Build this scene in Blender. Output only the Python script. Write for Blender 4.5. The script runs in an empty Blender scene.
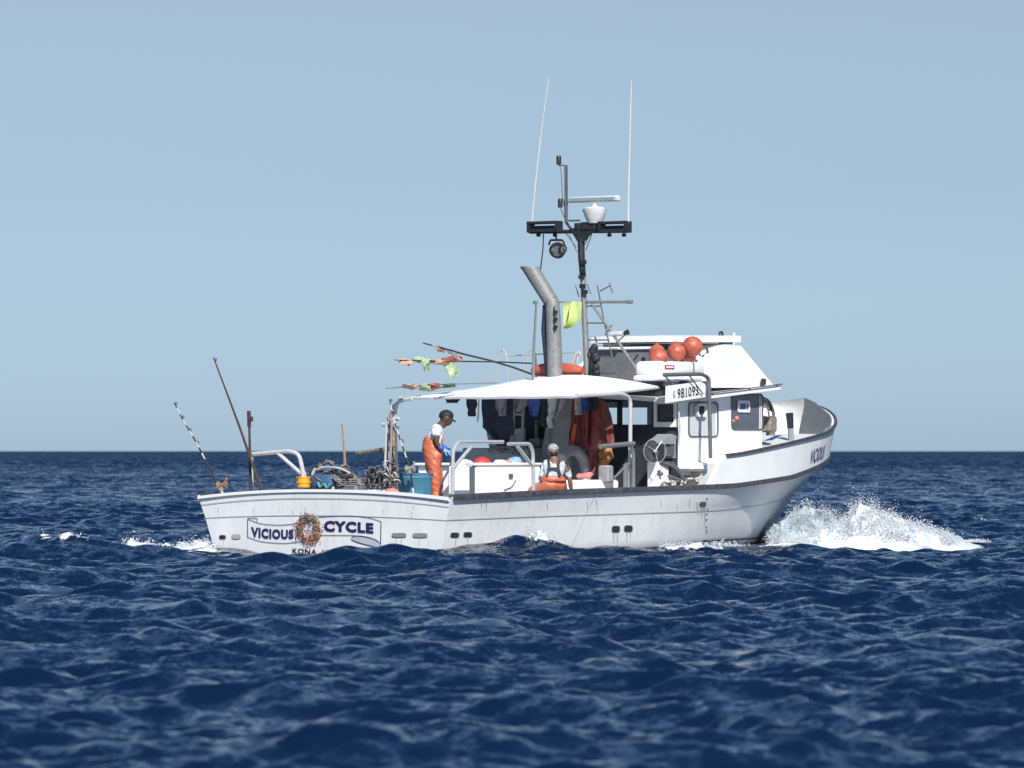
import bpy, math, random
import numpy as np
from mathutils import Vector, Matrix
R = math.radians
random.seed(7); rng = np.random.default_rng(7)
S = bpy.context.scene; C = S.collection

# ------------------------------------------------------------------ camera, sky, sun
F = 5040.0; HZ = 451.0; EYE = 1.6
cd = bpy.data.cameras.new('camera'); cam = bpy.data.objects.new('camera', cd); C.objects.link(cam); S.camera = cam
cam.location = (0, 0, EYE); cam.rotation_euler = (R(90) + math.atan((HZ-384)/F), 0, 0)
cd.sensor_width = 36; cd.lens = 36*F/1024; cd.clip_start = 1; cd.clip_end = 60000
cd.dof.use_dof = True; cd.dof.focus_distance = 84; cd.dof.aperture_fstop = 4.2
W = bpy.data.worlds.new('World'); S.world = W; W.use_nodes = True
nt = W.node_tree; bg = nt.nodes['Background']
sky = nt.nodes.new('ShaderNodeTexSky'); sky.sky_type = 'NISHITA'; sky.sun_disc = False
SUN_EL, SUN_AZ = 38.0, 166.0          # azimuth clockwise from +Y
sky.sun_elevation = R(SUN_EL); sky.sun_rotation = R(SUN_AZ)
sky.air_density = 1.0; sky.dust_density = 0.3; sky.ozone_density = 4.0; sky.altitude = 0
hs = nt.nodes.new('ShaderNodeHueSaturation'); hs.inputs['Saturation'].default_value = 0.35
mx = nt.nodes.new('ShaderNodeMix'); mx.data_type = 'RGBA'; mx.blend_type = 'MULTIPLY'; mx.inputs[0].default_value = 1
mx.inputs[7].default_value = (0.80, 0.985, 1.17, 1)
nt.links.new(sky.outputs[0], hs.inputs['Color']); nt.links.new(hs.outputs[0], mx.inputs[6])
tcw = nt.nodes.new('ShaderNodeTexCoord'); sep = nt.nodes.new('ShaderNodeSeparateXYZ'); nt.links.new(tcw.outputs['Generated'], sep.inputs[0])
rmp = nt.nodes.new('ShaderNodeMapRange'); rmp.inputs[1].default_value = -.01; rmp.inputs[2].default_value = .11; nt.links.new(sep.outputs[2], rmp.inputs[0])
hz = nt.nodes.new('ShaderNodeMix'); hz.data_type = 'RGBA'; hz.inputs[6].default_value = (.95, 1.06, 1.20, 1); hz.inputs[7].default_value = (.93, .905, .89, 1); nt.links.new(rmp.outputs[0], hz.inputs[0])
rm2 = nt.nodes.new('ShaderNodeMapRange'); rm2.inputs[1].default_value = .10; rm2.inputs[2].default_value = .45; nt.links.new(sep.outputs[2], rm2.inputs[0])
hz2 = nt.nodes.new('ShaderNodeMix'); hz2.data_type = 'RGBA'; nt.links.new(hz.outputs[2], hz2.inputs[6]); hz2.inputs[7].default_value = (.50, .92, 1.42, 1); nt.links.new(rm2.outputs[0], hz2.inputs[0])
m3 = nt.nodes.new('ShaderNodeMix'); m3.data_type = 'RGBA'; m3.blend_type = 'MULTIPLY'; m3.inputs[0].default_value = 1; nt.links.new(mx.outputs[2], m3.inputs[6]); nt.links.new(hz2.outputs[2], m3.inputs[7])
nt.links.new(m3.outputs[2], bg.inputs[0]); bg.inputs[1].default_value = 0.058
sl = bpy.data.lights.new('sun', 'SUN'); sun = bpy.data.objects.new('sun', sl); C.objects.link(sun)
sl.energy = 4.9; sl.angle = R(0.5); sl.color = (1, .965, .91)
sd = Vector((math.sin(R(SUN_AZ))*math.cos(R(SUN_EL)), math.cos(R(SUN_AZ))*math.cos(R(SUN_EL)), math.sin(R(SUN_EL))))
sun.rotation_euler = sd.to_track_quat('Z', 'Y').to_euler(); sun.location = (0, 0, 30)
S.view_settings.view_transform = 'Standard'; S.view_settings.look = 'None'; S.view_settings.exposure = .28; S.view_settings.gamma = 1
S.cycles.max_bounces = 6; S.cycles.transparent_max_bounces = 12; S.cycles.sample_clamp_indirect = 4

# ------------------------------------------------------------------ boat frame
PH = R(55.0); HX, HY = math.cos(PH), math.sin(PH); PX, PY = -HY, HX
HB = 2.55
OX, OY = (448-512)/F*80 + HB*PX, 80 + HB*PY
def wpt(x, y, z): return Vector((OX+x*HX+y*PX, OY+x*HY+y*PY, z))
def yat(px, x):
    k = (px-512)/F; ax, ay = OX+x*HX, OY+x*HY
    return (k*ay-ax)/(PX-k*PY)
def xat(px, y):
    k = (px-512)/F; ax, ay = OX+y*PX, OY+y*PY
    return (k*ay-ax)/(HX-k*HY)
def zat(x, y, py): return EYE+(HZ-py)*(OY+x*HY+y*PY)/F
def onx(px, py, x):
    y = yat(px, x); return Vector((x, y, zat(x, y, py)))
def ony(px, py, y):
    x = xat(px, y); return Vector((x, y, zat(x, y, py)))

# ------------------------------------------------------------------ materials
def mat(name, col, rough=.5, metal=0., var=.12, vs=4., bump=0., bs=30., streak=0., streak_col=(.25,.2,.15), spec=.5, trans=0., two=None):
    m = bpy.data.materials.new(name); m.use_nodes = True; t = m.node_tree; L = t.links.new
    b = t.nodes['Principled BSDF']
    b.inputs['Roughness'].default_value = rough; b.inputs['Metallic'].default_value = metal
    b.inputs['Specular IOR Level'].default_value = spec
    tc = t.nodes.new('ShaderNodeTexCoord')
    n = t.nodes.new('ShaderNodeTexNoise'); n.inputs['Scale'].default_value = vs; n.inputs['Detail'].default_value = 6; n.inputs['Roughness'].default_value = .65
    L(tc.outputs['Object'], n.inputs['Vector'])
    mr = t.nodes.new('ShaderNodeMapRange'); mr.inputs[1].default_value = .3; mr.inputs[2].default_value = .7
    L(n.outputs[0], mr.inputs[0])
    mix = t.nodes.new('ShaderNodeMix'); mix.data_type = 'RGBA'
    c1 = tuple(max(0, c*(1-var)) for c in col)+(1,); c2 = (tuple(min(1, c*(1+var)) for c in col) if two is None else tuple(two))+(1,)
    mix.inputs[6].default_value = c1; mix.inputs[7].default_value = c2
    L(mr.outputs[0], mix.inputs[0]); out = mix.outputs[2]
    if streak > 0:
        mp = t.nodes.new('ShaderNodeMapping'); mp.inputs['Scale'].default_value = (5.5, 5.5, .5); L(tc.outputs['Object'], mp.inputs[0])
        n2 = t.nodes.new('ShaderNodeTexNoise'); n2.inputs['Scale'].default_value = 2.2; n2.inputs['Detail'].default_value = 8; n2.inputs['Roughness'].default_value = .7
        L(mp.outputs[0], n2.inputs['Vector'])
        r2 = t.nodes.new('ShaderNodeMapRange'); r2.inputs[1].default_value = .52; r2.inputs[2].default_value = .78; r2.inputs[4].default_value = streak
        L(n2.outputs[0], r2.inputs[0])
        m2 = t.nodes.new('ShaderNodeMix'); m2.data_type = 'RGBA'; L(r2.outputs[0], m2.inputs[0]); L(out, m2.inputs[6]); m2.inputs[7].default_value = tuple(streak_col)+(1,)
        out = m2.outputs[2]
    L(out, b.inputs['Base Color'])
    if bump > 0:
        n3 = t.nodes.new('ShaderNodeTexNoise'); n3.inputs['Scale'].default_value = bs; n3.inputs['Detail'].default_value = 4; L(tc.outputs['Object'], n3.inputs['Vector'])
        bp = t.nodes.new('ShaderNodeBump'); bp.inputs['Strength'].default_value = bump; bp.inputs['Distance'].default_value = .02
        L(n3.outputs[0], bp.inputs['Height']); L(bp.outputs[0], b.inputs['Normal'])
    if trans > 0: b.inputs['Transmission Weight'].default_value = trans
    return m
M = {}
M['hull'] = mat('hull_paint', (.80,.80,.795), .42, var=.05, vs=2.3, bump=.05, bs=1.6, streak=.42, streak_col=(.40,.35,.28))
M['white'] = mat('white_paint', (.80,.80,.795), .4, var=.05, vs=3, streak=.22, streak_col=(.45,.4,.33), bump=.06, bs=6)
M['canvas'] = mat('awning_canvas', (.80,.80,.79), .8, var=.04, vs=3, bump=.3, bs=5)
M['deck'] = mat('deck_paint', (.62,.63,.63), .6, var=.12, vs=5, streak=.3)
M['rub'] = mat('black_rubber', (.035,.037,.042), .6, var=.5, vs=14, two=(.10,.10,.105), bump=.3, bs=20)
M['black'] = mat('black_paint', (.02,.021,.025), .45, var=.3, vs=12)
M['navyline'] = mat('line_paint', (.03,.03,.07), .5)
M['letter'] = mat('navy_letter_paint', (.028,.022,.10), .4)
M['grey'] = mat('grey_paint', (.26,.27,.28), .5, var=.18, vs=5, streak=.35, streak_col=(.5,.5,.5))
M['scroll'] = mat('scroll_grey_paint', (.45,.46,.52), .5, var=.2, vs=3)
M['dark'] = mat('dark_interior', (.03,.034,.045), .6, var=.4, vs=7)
M['steel'] = mat('galvanised_steel', (.21,.21,.21), .55, metal=.15, var=.25, vs=14, streak=.35, streak_col=(.16,.13,.11), bump=.15)
M['stain'] = mat('stainless_tube', (.62,.62,.61), .3, metal=.45, var=.12, vs=15)
M['pipe'] = mat('white_pipe', (.50,.50,.49), .4, var=.1, vs=12, streak=.3)
M['alu'] = mat('dull_aluminium', (.27,.27,.26), .42, metal=.5, var=.14, vs=7, streak=.4, streak_col=(.3,.28,.26))
M['glass'] = mat('cabin_glass', (.09,.10,.12), .05, var=.2, vs=6, spec=.8)
M['gasket'] = mat('window_gasket', (.10,.105,.11), .5, var=.2)
M['pale'] = mat('curtain_and_reflection', (.52,.53,.55), .6, var=.08, vs=5)  # opaque pale grey carries both the curtain and the pane's reflection
M['orange'] = mat('orange_oilskin', (.47,.12,.06), .45, var=.15, vs=9, bump=.35, bs=12)
M['red'] = mat('faded_red', (.50,.045,.04), .5, var=.25, vs=8)
M['buoy'] = mat('orange_red_buoy', (.40,.075,.045), .45, var=.2, vs=9, two=(.58,.15,.09), streak=.4, streak_col=(.30,.06,.05), bump=.2, bs=14)
M['oilred'] = mat('brown_red_oilskin', (.17,.035,.028), .5, var=.25, vs=7, bump=.4, bs=10)
M['ochre'] = mat('ochre_oilskin', (.38,.17,.05), .55, var=.2, vs=7)
M['navy'] = mat('navy_cloth', (.018,.025,.05), .85, var=.35, vs=9, bump=.3)
M['blue'] = mat('blue_cloth', (.05,.10,.34), .8, var=.25, vs=9)
M['green'] = mat('dark_green_cloth', (.02,.045,.04), .85, var=.35, vs=9)
M['greycloth'] = mat('grey_cloth', (.26,.25,.27), .85, var=.25, vs=9)
M['palecloth'] = mat('pale_cloth', (.55,.56,.55), .85, var=.15, vs=9)
M['browncloth'] = mat('dark_brown_cloth', (.05,.035,.035), .85, var=.35, vs=9)
M['tshirt'] = mat('white_cotton', (.74,.74,.73), .85, var=.05, vs=9, bump=.2)
M['bluetee'] = mat('pale_blue_shirt', (.36,.46,.54), .85, var=.25, vs=14, two=(.66,.70,.74))
M['skin'] = mat('dark_skin', (.10,.05,.032), .5, var=.12, vs=9)
M['skin2'] = mat('tanned_skin', (.20,.10,.065), .5, var=.12, vs=9)
M['hair'] = mat('black_hair', (.012,.01,.01), .6)
M['cap'] = mat('dark_cap', (.012,.014,.018), .7, var=.3)
M['cap2'] = mat('mottled_cap', (.10,.09,.07), .8, var=.3, vs=40, two=(.55,.54,.5))
M['glove'] = mat('blue_glove', (.06,.12,.46), .5, var=.15, vs=20)
M['gloveb'] = mat('pale_blue_glove', (.25,.42,.66), .5, var=.15, vs=20)
M['wood'] = mat('weathered_wood', (.30,.19,.11), .8, var=.3, vs=14, bump=.3)
M['rope'] = mat('brown_rope', (.13,.10,.08), .9, var=.5, vs=16, two=(.32,.28,.24))
M['paleRope'] = mat('pale_rope', (.48,.46,.42), .9, var=.25, vs=16)
M['tealRope'] = mat('teal_rope', (.10,.33,.33), .8, var=.25, vs=16)
M['tub'] = mat('blue_plastic', (.055,.20,.30), .5, var=.25, vs=6, streak=.3, streak_col=(.2,.3,.36))
M['tarp'] = mat('blue_tarp', (.04,.10,.20), .6, var=.3, vs=8)
M['yellow'] = mat('yellow_plastic', (.78,.38,.03), .5, var=.12, vs=9)
M['lime'] = mat('lime_flag', (.50,.60,.22), .8, var=.15, vs=12)
M['limepale'] = mat('pale_green_flag', (.30,.45,.20), .8, var=.3, vs=16, two=(.55,.62,.42))
M['salmon'] = mat('salmon_flag', (.58,.28,.18), .8, var=.25, vs=18, two=(.66,.48,.38))
M['flagred'] = mat('rusty_flag', (.40,.12,.07), .8, var=.35, vs=14)
M['flaggreen'] = mat('green_flag', (.09,.17,.08), .8, var=.3, vs=14)
M['gold'] = mat('gold_reel', (.16,.10,.06), .35, metal=.4, var=.25, vs=26, two=(.60,.38,.22))
M['silver'] = mat('silver_reel', (.22,.19,.14), .35, metal=.4, var=.2, vs=26, two=(.62,.60,.54))
M['rodwhite'] = mat('white_rod_band', (.50,.50,.50), .4)
M['boot'] = mat('red_boot_stripe', (.16,.02,.025), .5)
M['anti'] = mat('dark_bottom_paint', (.03,.02,.03), .6)
M['monitor'] = mat('white_monitor', (.7,.7,.7), .4, var=.03)
M['screen'] = mat('blue_screen', (.06,.10,.32), .3, var=.5, vs=40)
M['pink'] = mat('pink_plastic', (.62,.22,.20), .5, var=.2)
M['rust'] = mat('beige_patch', (.45,.42,.38), .6, var=.25, vs=20)
M['radar'] = mat('radar_white', (.55,.55,.55), .45, var=.12, vs=8, streak=.3)
M['radargrey'] = mat('radar_face_grey', (.25,.30,.31), .4, var=.1)
M['lamp'] = mat('lamp_glass', (.75,.72,.68), .15, var=.05)

# ------------------------------------------------------------------ mesh builder
class MB:
    def __init__(s): s.v = []; s.f = []; s.mi = []; s.m = 0
    def add(s, vs, fs):
        o = len(s.v); s.v += [Vector(v) for v in vs]; s.f += [tuple(i+o for i in f) for f in fs]; s.mi += [s.m]*len(fs); return s
    def hexa(s, p):   # 8 points: bottom 0-3 ccw, top 4-7
        return s.add(p, [(3,2,1,0),(4,5,6,7),(0,1,5,4),(1,2,6,5),(2,3,7,6),(3,0,4,7)])
    def box(s, c, d, rot=None, bev=0.0):
        c = Vector(c); hx, hy, hz = d[0]/2, d[1]/2, d[2]/2
        if bev > 0:
            b = min(bev, hx*.9, hy*.9, hz*.9); P = []
            for z, i in ((-hz, b), (-hz+b, 0), (hz-b, 0), (hz, b)):
                ax, ay = hx-i, hy-i; k = b if i == 0 else b*.5
                P.append([(-ax+k,-ay,z),(ax-k,-ay,z),(ax,-ay+k,z),(ax,ay-k,z),(ax-k,ay,z),(-ax+k,ay,z),(-ax,ay-k,z),(-ax,-ay+k,z)])
            vs = [Vector(q) for r in P for q in r]; fs = [tuple(reversed(range(8))), tuple(range(24, 32))]
            for r in range(3):
                for i in range(8): fs.append((r*8+i, r*8+(i+1) % 8, r*8+8+(i+1) % 8, r*8+8+i))
        else:
            vs = [Vector(q) for q in ((-hx,-hy,-hz),(hx,-hy,-hz),(hx,hy,-hz),(-hx,hy,-hz),(-hx,-hy,hz),(hx,-hy,hz),(hx,hy,hz),(-hx,hy,hz))]
            fs = [(3,2,1,0),(4,5,6,7),(0,1,5,4),(1,2,6,5),(2,3,7,6),(3,0,4,7)]
        if rot is not None:
            m = rot if isinstance(rot, Matrix) else Matrix.Rotation(rot, 3, 'Z'); vs = [m @ v for v in vs]
        return s.add([v+c for v in vs], fs)
    def tube(s, pts, r, n=8, cap=True):
        pts = [Vector(p) for p in pts]; rs = r if isinstance(r, (list, tuple)) else [r]*len(pts)
        o = len(s.v); up = None
        for i, p in enumerate(pts):
            d = (pts[min(i+1, len(pts)-1)]-pts[max(i-1, 0)]).normalized()
            if up is None:
                up = Vector((0,0,1)) if abs(d.z) < .9 else Vector((1,0,0))
            a = d.cross(up); a = a.normalized() if a.length > 1e-6 else d.orthogonal().normalized()
            b = a.cross(d).normalized(); up = b
            for k in range(n):
                t = 2*math.pi*k/n; s.v.append(p+(a*math.cos(t)+b*math.sin(t))*rs[i])
        for i in range(len(pts)-1):
            for k in range(n):
                s.f.append((o+i*n+k, o+i*n+(k+1) % n, o+(i+1)*n+(k+1) % n, o+(i+1)*n+k)); s.mi.append(s.m)
        if cap:
            s.f.append(tuple(o+k for k in reversed(range(n)))); s.f.append(tuple(o+(len(pts)-1)*n+k for k in range(n))); s.mi += [s.m, s.m]
        return s
    def bend(s, pts, r, rad=.15, n=8):    # tube through corners, each rounded
        pts = [Vector(p) for p in pts]; out = [pts[0]]
        for i in range(1, len(pts)-1):
            a, b, c = pts[i-1], pts[i], pts[i+1]; u = (a-b); w = (c-b); q = min(rad, u.length*.45, w.length*.45)
            p0 = b+u.normalized()*q; p1 = b+w.normalized()*q
            for t in (0, .25, .5, .75, 1): out.append(p0*(1-t)**2+b*2*t*(1-t)+p1*t*t)
        out.append(pts[-1]); return s.tube(out, r, n)
    def ball(s, c, r, nu=16, nv=10, f=None):
        c = Vector(c); r = r if isinstance(r, (list, tuple)) else (r, r, r); vs = []; fs = []
        for j in range(nv+1):
            ph = math.pi*j/nv
            for i in range(nu):
                th = 2*math.pi*i/nu; q = Vector((math.sin(ph)*math.cos(th), math.sin(ph)*math.sin(th), math.cos(ph)))
                if f: q = q*f(q)
                vs.append(c+Vector((q.x*r[0], q.y*r[1], q.z*r[2])))
        for j in range(nv):
            for i in range(nu): fs.append((j*nu+i, (j+1)*nu+i, (j+1)*nu+(i+1) % nu, j*nu+(i+1) % nu))
        return s.add(vs, fs)
    def lathe(s, c, prof, n=20, axis=(0,0,1)):
        q = Vector(axis).to_track_quat('Z', 'Y').to_matrix(); c = Vector(c); vs = []; fs = []
        for r, z in prof:
            for i in range(n):
                t = 2*math.pi*i/n; vs.append(c+q @ Vector((r*math.cos(t), r*math.sin(t), z)))
        for j in range(len(prof)-1):
            for i in range(n): fs.append((j*n+i, j*n+(i+1) % n, (j+1)*n+(i+1) % n, (j+1)*n+i))
        fs.append(tuple(reversed(range(n)))); fs.append(tuple((len(prof)-1)*n+i for i in range(n)))
        return s.add(vs, fs)
    def prism(s, pts, off):     # polygon (3-D) extruded by a vector
        pts = [Vector(p) for p in pts]; off = Vector(off); n = len(pts)
        return s.add(pts+[p+off for p in pts], [tuple(reversed(range(n))), tuple(range(n, 2*n))]+[(i, (i+1) % n, n+(i+1) % n, n+i) for i in range(n)])
    def grid(s, P):     # rows of points
        n = len(P[0]); vs = [v for r in P for v in r]
        return s.add(vs, [(j*n+i, j*n+i+1, (j+1)*n+i+1, (j+1)*n+i) for j in range(len(P)-1) for i in range(n-1)])
    def shell(s, A, B):     # two matching grids closed round the rim
        n = len(A[0]); m = len(A); s.grid(A); s.grid([list(reversed(r)) for r in B])
        ia = lambda j, i: j*n+i
        ring = [(0, i) for i in range(n)]+[(j, n-1) for j in range(1, m)]+[(m-1, i) for i in range(n-2, -1, -1)]+[(j, 0) for j in range(m-2, 0, -1)]
        vs = [A[j][i] for j, i in ring]+[B[j][i] for j, i in ring]; k = len(ring)
        return s.add(vs, [(i, k+i, k+(i+1) % k, (i+1) % k) for i in range(k)])
    def build(s, name, m, parent=None, base=None, smooth=35):
        base = Vector(base) if base is not None else Vector((0,0,0))
        me = bpy.data.meshes.new(name); me.from_pydata([tuple(v-base) for v in s.v], [], s.f); 
        ms = m if isinstance(m, (list, tuple)) else [m]
        for q in ms: me.materials.append(M[q] if isinstance(q, str) else q)
        if len(ms) > 1: me.polygons.foreach_set('material_index', s.mi)
        if smooth:
            me.polygons.foreach_set('use_smooth', [True]*len(me.polygons)); me.set_sharp_from_angle(angle=R(smooth))
        me.update()
        o = bpy.data.objects.new(name, me); C.objects.link(o)
        if parent is not None: o.parent = parent
        return o
def tag(o, label=None, cat=None, group=None, kind=None):
    for k, v in (('label', label), ('category', cat), ('group', group), ('kind', kind)):
        if v: o[k] = v
    return o
def place(o, base):     # put a top-level thing into the boat's frame
    o.location = wpt(*base); o.rotation_euler = (0, 0, PH); return o
def thing(name, base, label, cat, group=None):
    o = bpy.data.objects.new(name, None); C.objects.link(o); o.empty_display_size = .2
    place(o, base); tag(o, label, cat, group); o['_b'] = 0; del o['_b']; return o
def solo(mb, name, m, base, label, cat, group=None, smooth=35):
    o = mb.build(name, m, None, base, smooth); place(o, base); return tag(o, label, cat, group)

# ------------------------------------------------------------------ hull form
SX = [0, 3.1, 6, 7.4, 8.6, 10.7, 12.5, 13.6, 14.4, 14.9]
Z1 = [.87, .93, .965, .985, 1.01, 1.14, 1.36, 1.50, 1.58, 1.62]      # rub rail
Z2 = [.87, .93, 1.40, 1.48, 1.56, 1.77, 1.94, 2.11, 2.30, 2.46]     # bulwark cap (forward part)
LK = [12.2, 13.0, 13.35, 14.1, 14.75, 14.95]                        # lengths by level
def beam(t, full, p, q):
    a = max(0., (t-full)/(1-full)); return max(0., 1-a**p)**q
def level(k, s):
    x = LK[k]*s; xe = 14.9*s
    z1 = float(np.interp(xe, SX, Z1)); z2 = float(np.interp(xe, SX, Z2))
    w1 = 2.57*beam(s, .5, 2.5, .62)
    if k == 0: y, z = 0.0, -.9
    elif k == 1: y, z = 2.15*beam(s, .25, 1.9, .9), -.35
    elif k == 2: y, z = 2.31*beam(s, .40, 2.1, .80), 0.0
    elif k == 3: y, z = 2.44*beam(s, .42, 2.2, .72), z1*.55+.02
    elif k == 4: y, z = w1, z1
    else: y, z = w1+.03*beam(s, .5, 3, .5), max(z2, z1+.001)
    e = max(0., 1-s*9)
    x += (.125*(.9-z)+.06*(y/HB)**2)*e
    return Vector((x, y, z))
def xtr(y, z): return .125*(.9-z)+.06*(y/HB)**2
def hullpt(s, z, side=-1, off=0.0):
    P = [level(k, s) for k in range(6)]
    for a, b in zip(P, P[1:]):
        if a.z <= z <= b.z+1e-6:
            t = (z-a.z)/max(1e-6, b.z-a.z); q = a.lerp(b, t); break
    else: q = P[-1].copy()
    q.y = (q.y+off)*side; return q
def ztop(y): return .97-.125*(abs(y)/HB)**2.2
NS = 90
SS = [i/NS for i in range(NS+1)]
boat = thing('fishing_boat', (0, 0, 0), 'white commercial fishing boat with awning, mast and dark rub rails heading away to the right', 'fishing boat')
g = MB()
rows_by_side = {}
KN = [(0, 1, 3), (1, 2, 3), (2, 3, 5), (3, 4, 5)]
s_br = 7.6/14.75     # where the raised bulwark starts
for side in (-1, 1):
    G = []
    for s in SS:
        P = [level(k, s) for k in range(5)]; r = []
        for a, b, n in KN:
            for i in range(n):
                t = i/n; q = a_ = P[a].lerp(P[b], t); r.append(q)
        r.append(P[4]); r = [Vector((q.x, q.y*side, q.z)) for q in r]; G.append(r)
    rows_by_side[side] = G
    g.grid(G if side > 0 else [list(reversed(r)) for r in G])
# transom as a grid between both sides' first rows, crowned top
A, B = rows_by_side[1][0], rows_by_side[-1][0]; T = []
for j in range(len(A)):
    r = []
    for i in range(25):
        t = i/24; y = A[j].y*(1-t)+B[j].y*t; z = A[j].z*(1-t)+B[j].z*t
        if j == len(A)-1: z = ztop(y)
        r.append(Vector((xtr(y, z), y, z)))
    T.append(r)
g.grid(T)
hull = g.build('hull', 'hull', boat, smooth=40)
hull['label'] = 'white painted hull with a navy name banner on the stern'
# raised forward bulwark (outer skin, inner skin, cap closed over)
def upper(s):
    return level(5, s)
g = MB(); cap = MB()
sb = [s_br+(1-s_br)*i/60 for i in range(61)]
for side in (-1, 1):
    O, I = [], []
    for s in sb:
        a = level(4, s); b = level(5, s)
        k = min(1, (s-s_br)/.022); b = a.lerp(b, k) if k < 1 else b
        b.z = max(b.z, a.z+.01)
        O.append([Vector((a.x, a.y*side, a.z)), Vector((b.x, b.y*side, b.z))])
        th = .07
        ai = Vector((a.x-.06*(s > .9), max(0, a.y-th)*side, a.z-.1)); bi = Vector((b.x-.06*(s > .9), max(0, b.y-th)*side, b.z)); I.append([ai, bi])
    g.shell(O, I)
fb = g.build('bow_bulwark', ['white'], boat, smooth=50)
# bulwark cap rail
g = MB()
for side in (-1, 1):
    pts = []
    for s in [s_br+.028+(1-s_br-.028)*i/60 for i in range(61)]:
        b = level(5, s); pts.append(Vector((b.x, b.y*side, b.z)))
    ring = [(-.03, -.03), (.035, -.03), (.035, .03), (-.03, .03)]
    G = [[Vector((p.x, p.y+side*dy*(1 if abs(p.y) > .06 else .2), p.z+dz*(.75 if p.x < 13.2 else .5))) for dy, dz in ring+[ring[0]]] for p in pts]
    g.grid(G); g.add(G[0][:4], [(0,1,2,3)])
g.build('bulwark_cap', 'rub', boat, smooth=30)
# rub rail: dark strip along the sheer, both sides
g = MB()
for side in (-1, 1):
    G = []
    for s in [0.004+(.996)*i/100 for i in range(101)]:
        a = level(4, s); hh = .048
        G.append([Vector((a.x, (a.y+dy*(1-.5*s))*side, a.z+dz)) for dy, dz in ((-.02, -hh), (.04, -hh*.9), (.045, 0), (.04, hh*.75), (-.10, hh*.8), (-.10, -.02))])
    g.grid(G); g.add(G[0], [tuple(range(6))])
rail = g.build('rub_rail', 'rub', boat, smooth=30)
# inner bulwark of the working deck + transom cap
g = MB()
sa = [i/60*(s_br+.03) for i in range(61)]
for side in (-1, 1):
    G = []
    for s in sa:
        a = level(4, s); x = max(a.x, .2)
        G.append([Vector((x, (hullpt(s, .38, 1).y-.12)*side, .40)), Vector((x, (a.y-.16)*side, a.z-.02)), Vector((x, (a.y+.02)*side, a.z-.015))])
    g.grid(G)
G = [[Vector((xtr(y, .9)+d, y, z)) for d, z in ((.16, .6), (.10, ztop(y)+.012), (-.03, ztop(y)+.012), (-.03, ztop(y)-.035), (.0, ztop(y)-.04))] for y in [HB*(-1+2*i/24) for i in range(25)]]
G = [[Vector((v.x, v.y*(.955 if k_ == 0 else 1), v.z)) for k_, v in enumerate(r)] for r in G]
g.grid(G)
g.build('bulwark_lining', 'white', boat)
g = MB()
for zz in (-.13,):
    G = [[Vector((xtr(y, ztop(y)+q)-.012, y*.985, ztop(y)+q)) for q in (zz, zz-.012)] for y in [HB*(-1+2*i/24) for i in range(25)]]
    g.grid(G)
G = [[Vector((xtr(y*.98, .5+.06*(1-(y/HB)**2)+q)-.008, y*.965, .5+.06*(1-(y/HB)**2)+q)) for q in (0, -.012)] for y in [HB*(-1+2*i/24) for i in range(25)]]
g.grid(G)
for side in (-1, 1):
    G = [[level(3, s)+Vector((0, .008, q)) for q in (-.005, .01)] for s in [i/80 for i in range(79)]]
    g.grid([[Vector((v.x, v.y*side, v.z)) for v in r] for r in G])
    sq = 4.2/14.7 if side < 0 else .4
    G = [[hullpt(sq+q, z, side, .006) for q in (0, .0008)] for z in [.02+.85*i/10 for i in range(11)]]
    g.grid(G)
M['seam'] = mat('hull_seam', (.33,.34,.36), .5)
g.build('plank_seam', 'seam', hull)
g = MB()     # boot stripe at the forefoot
for side in (-1, 1):
    g.m = 0; g.grid([[hullpt(s, z, side, .008) for z in (.045, .062)] for s in [.60+.395*i/30 for i in range(31)]])
    g.m = 1; g.grid([[hullpt(s, z, side, .006) for z in (-.3, -.1, .045)] for s in [.60+.395*i/30 for i in range(31)]])
g.build('boot_stripe', ['boot', 'anti'], hull)
# decks
g = MB(); G = []
for s in [i/30*.56 for i in range(31)]:
    a = level(4, s); x = max(a.x, .3); wq = hullpt(s, .40, 1).y-.14; G.append([Vector((x, wq*t, .42+.03*(1-t*t))) for t in (-1, -.5, 0, .5, 1)])
g.grid(G); g.build('main_deck', 'deck', boat)
g = MB(); G = []
for s in [.56+.432*i/40 for i in range(41)]:
    b = level(5, s); w = max(.01, b.y-.06)
    q_ = ((s-.56)/.44)**3; G.append([Vector((b.x-.05, w*t, min(b.z-.17, 1.90)+.04*(1-t*t)*(1-q_))) for t in [-1+i/6 for i in range(13)]])
g.grid(G)
a = G[0]; g.add([v for v in a]+[Vector((v.x, v.y*.84, .4)) for v in a], [(i, i+1, 13+i+1, 13+i) for i in range(12)])
g.build('foredeck', 'deck', boat)
# scuppers and vents
def trans_pt(px, py, off=.006):
    x = 0
    for _ in range(6):
        y = yat(px, x); z = zat(x, y, py); x = xtr(y, z)
    return Vector((x-off, y, z))
def side_pt(px, py, off=.008):
    y = -2.4
    for _ in range(8):
        x = xat(px, y); z = zat(x, y, py); s = min(.999, max(0, x/14)); 
        for _ in range(6): s += (x-hullpt(s, z).x)/14
        y = hullpt(s, z).y-off
    return Vector((x, y, z))
def slot(cx, cy, w, h, fn, mats=('seam', 'dark')):
    for k, (e, off) in enumerate(((0, .010), (-.9, .016))):
        pts = []
        for i in range(20):
            t = 2*math.pi*i/20; ex = abs(math.cos(t))**.55*math.copysign(1, math.cos(t)); ey = abs(math.sin(t))**.55*math.copysign(1, math.sin(t))
            pts.append(fn(cx+ex*(w/2+e*.6), cy+ey*(h/2+e*.6), off))
        sgb.m = k; sgb.add(pts, [tuple(range(20))])
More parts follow.
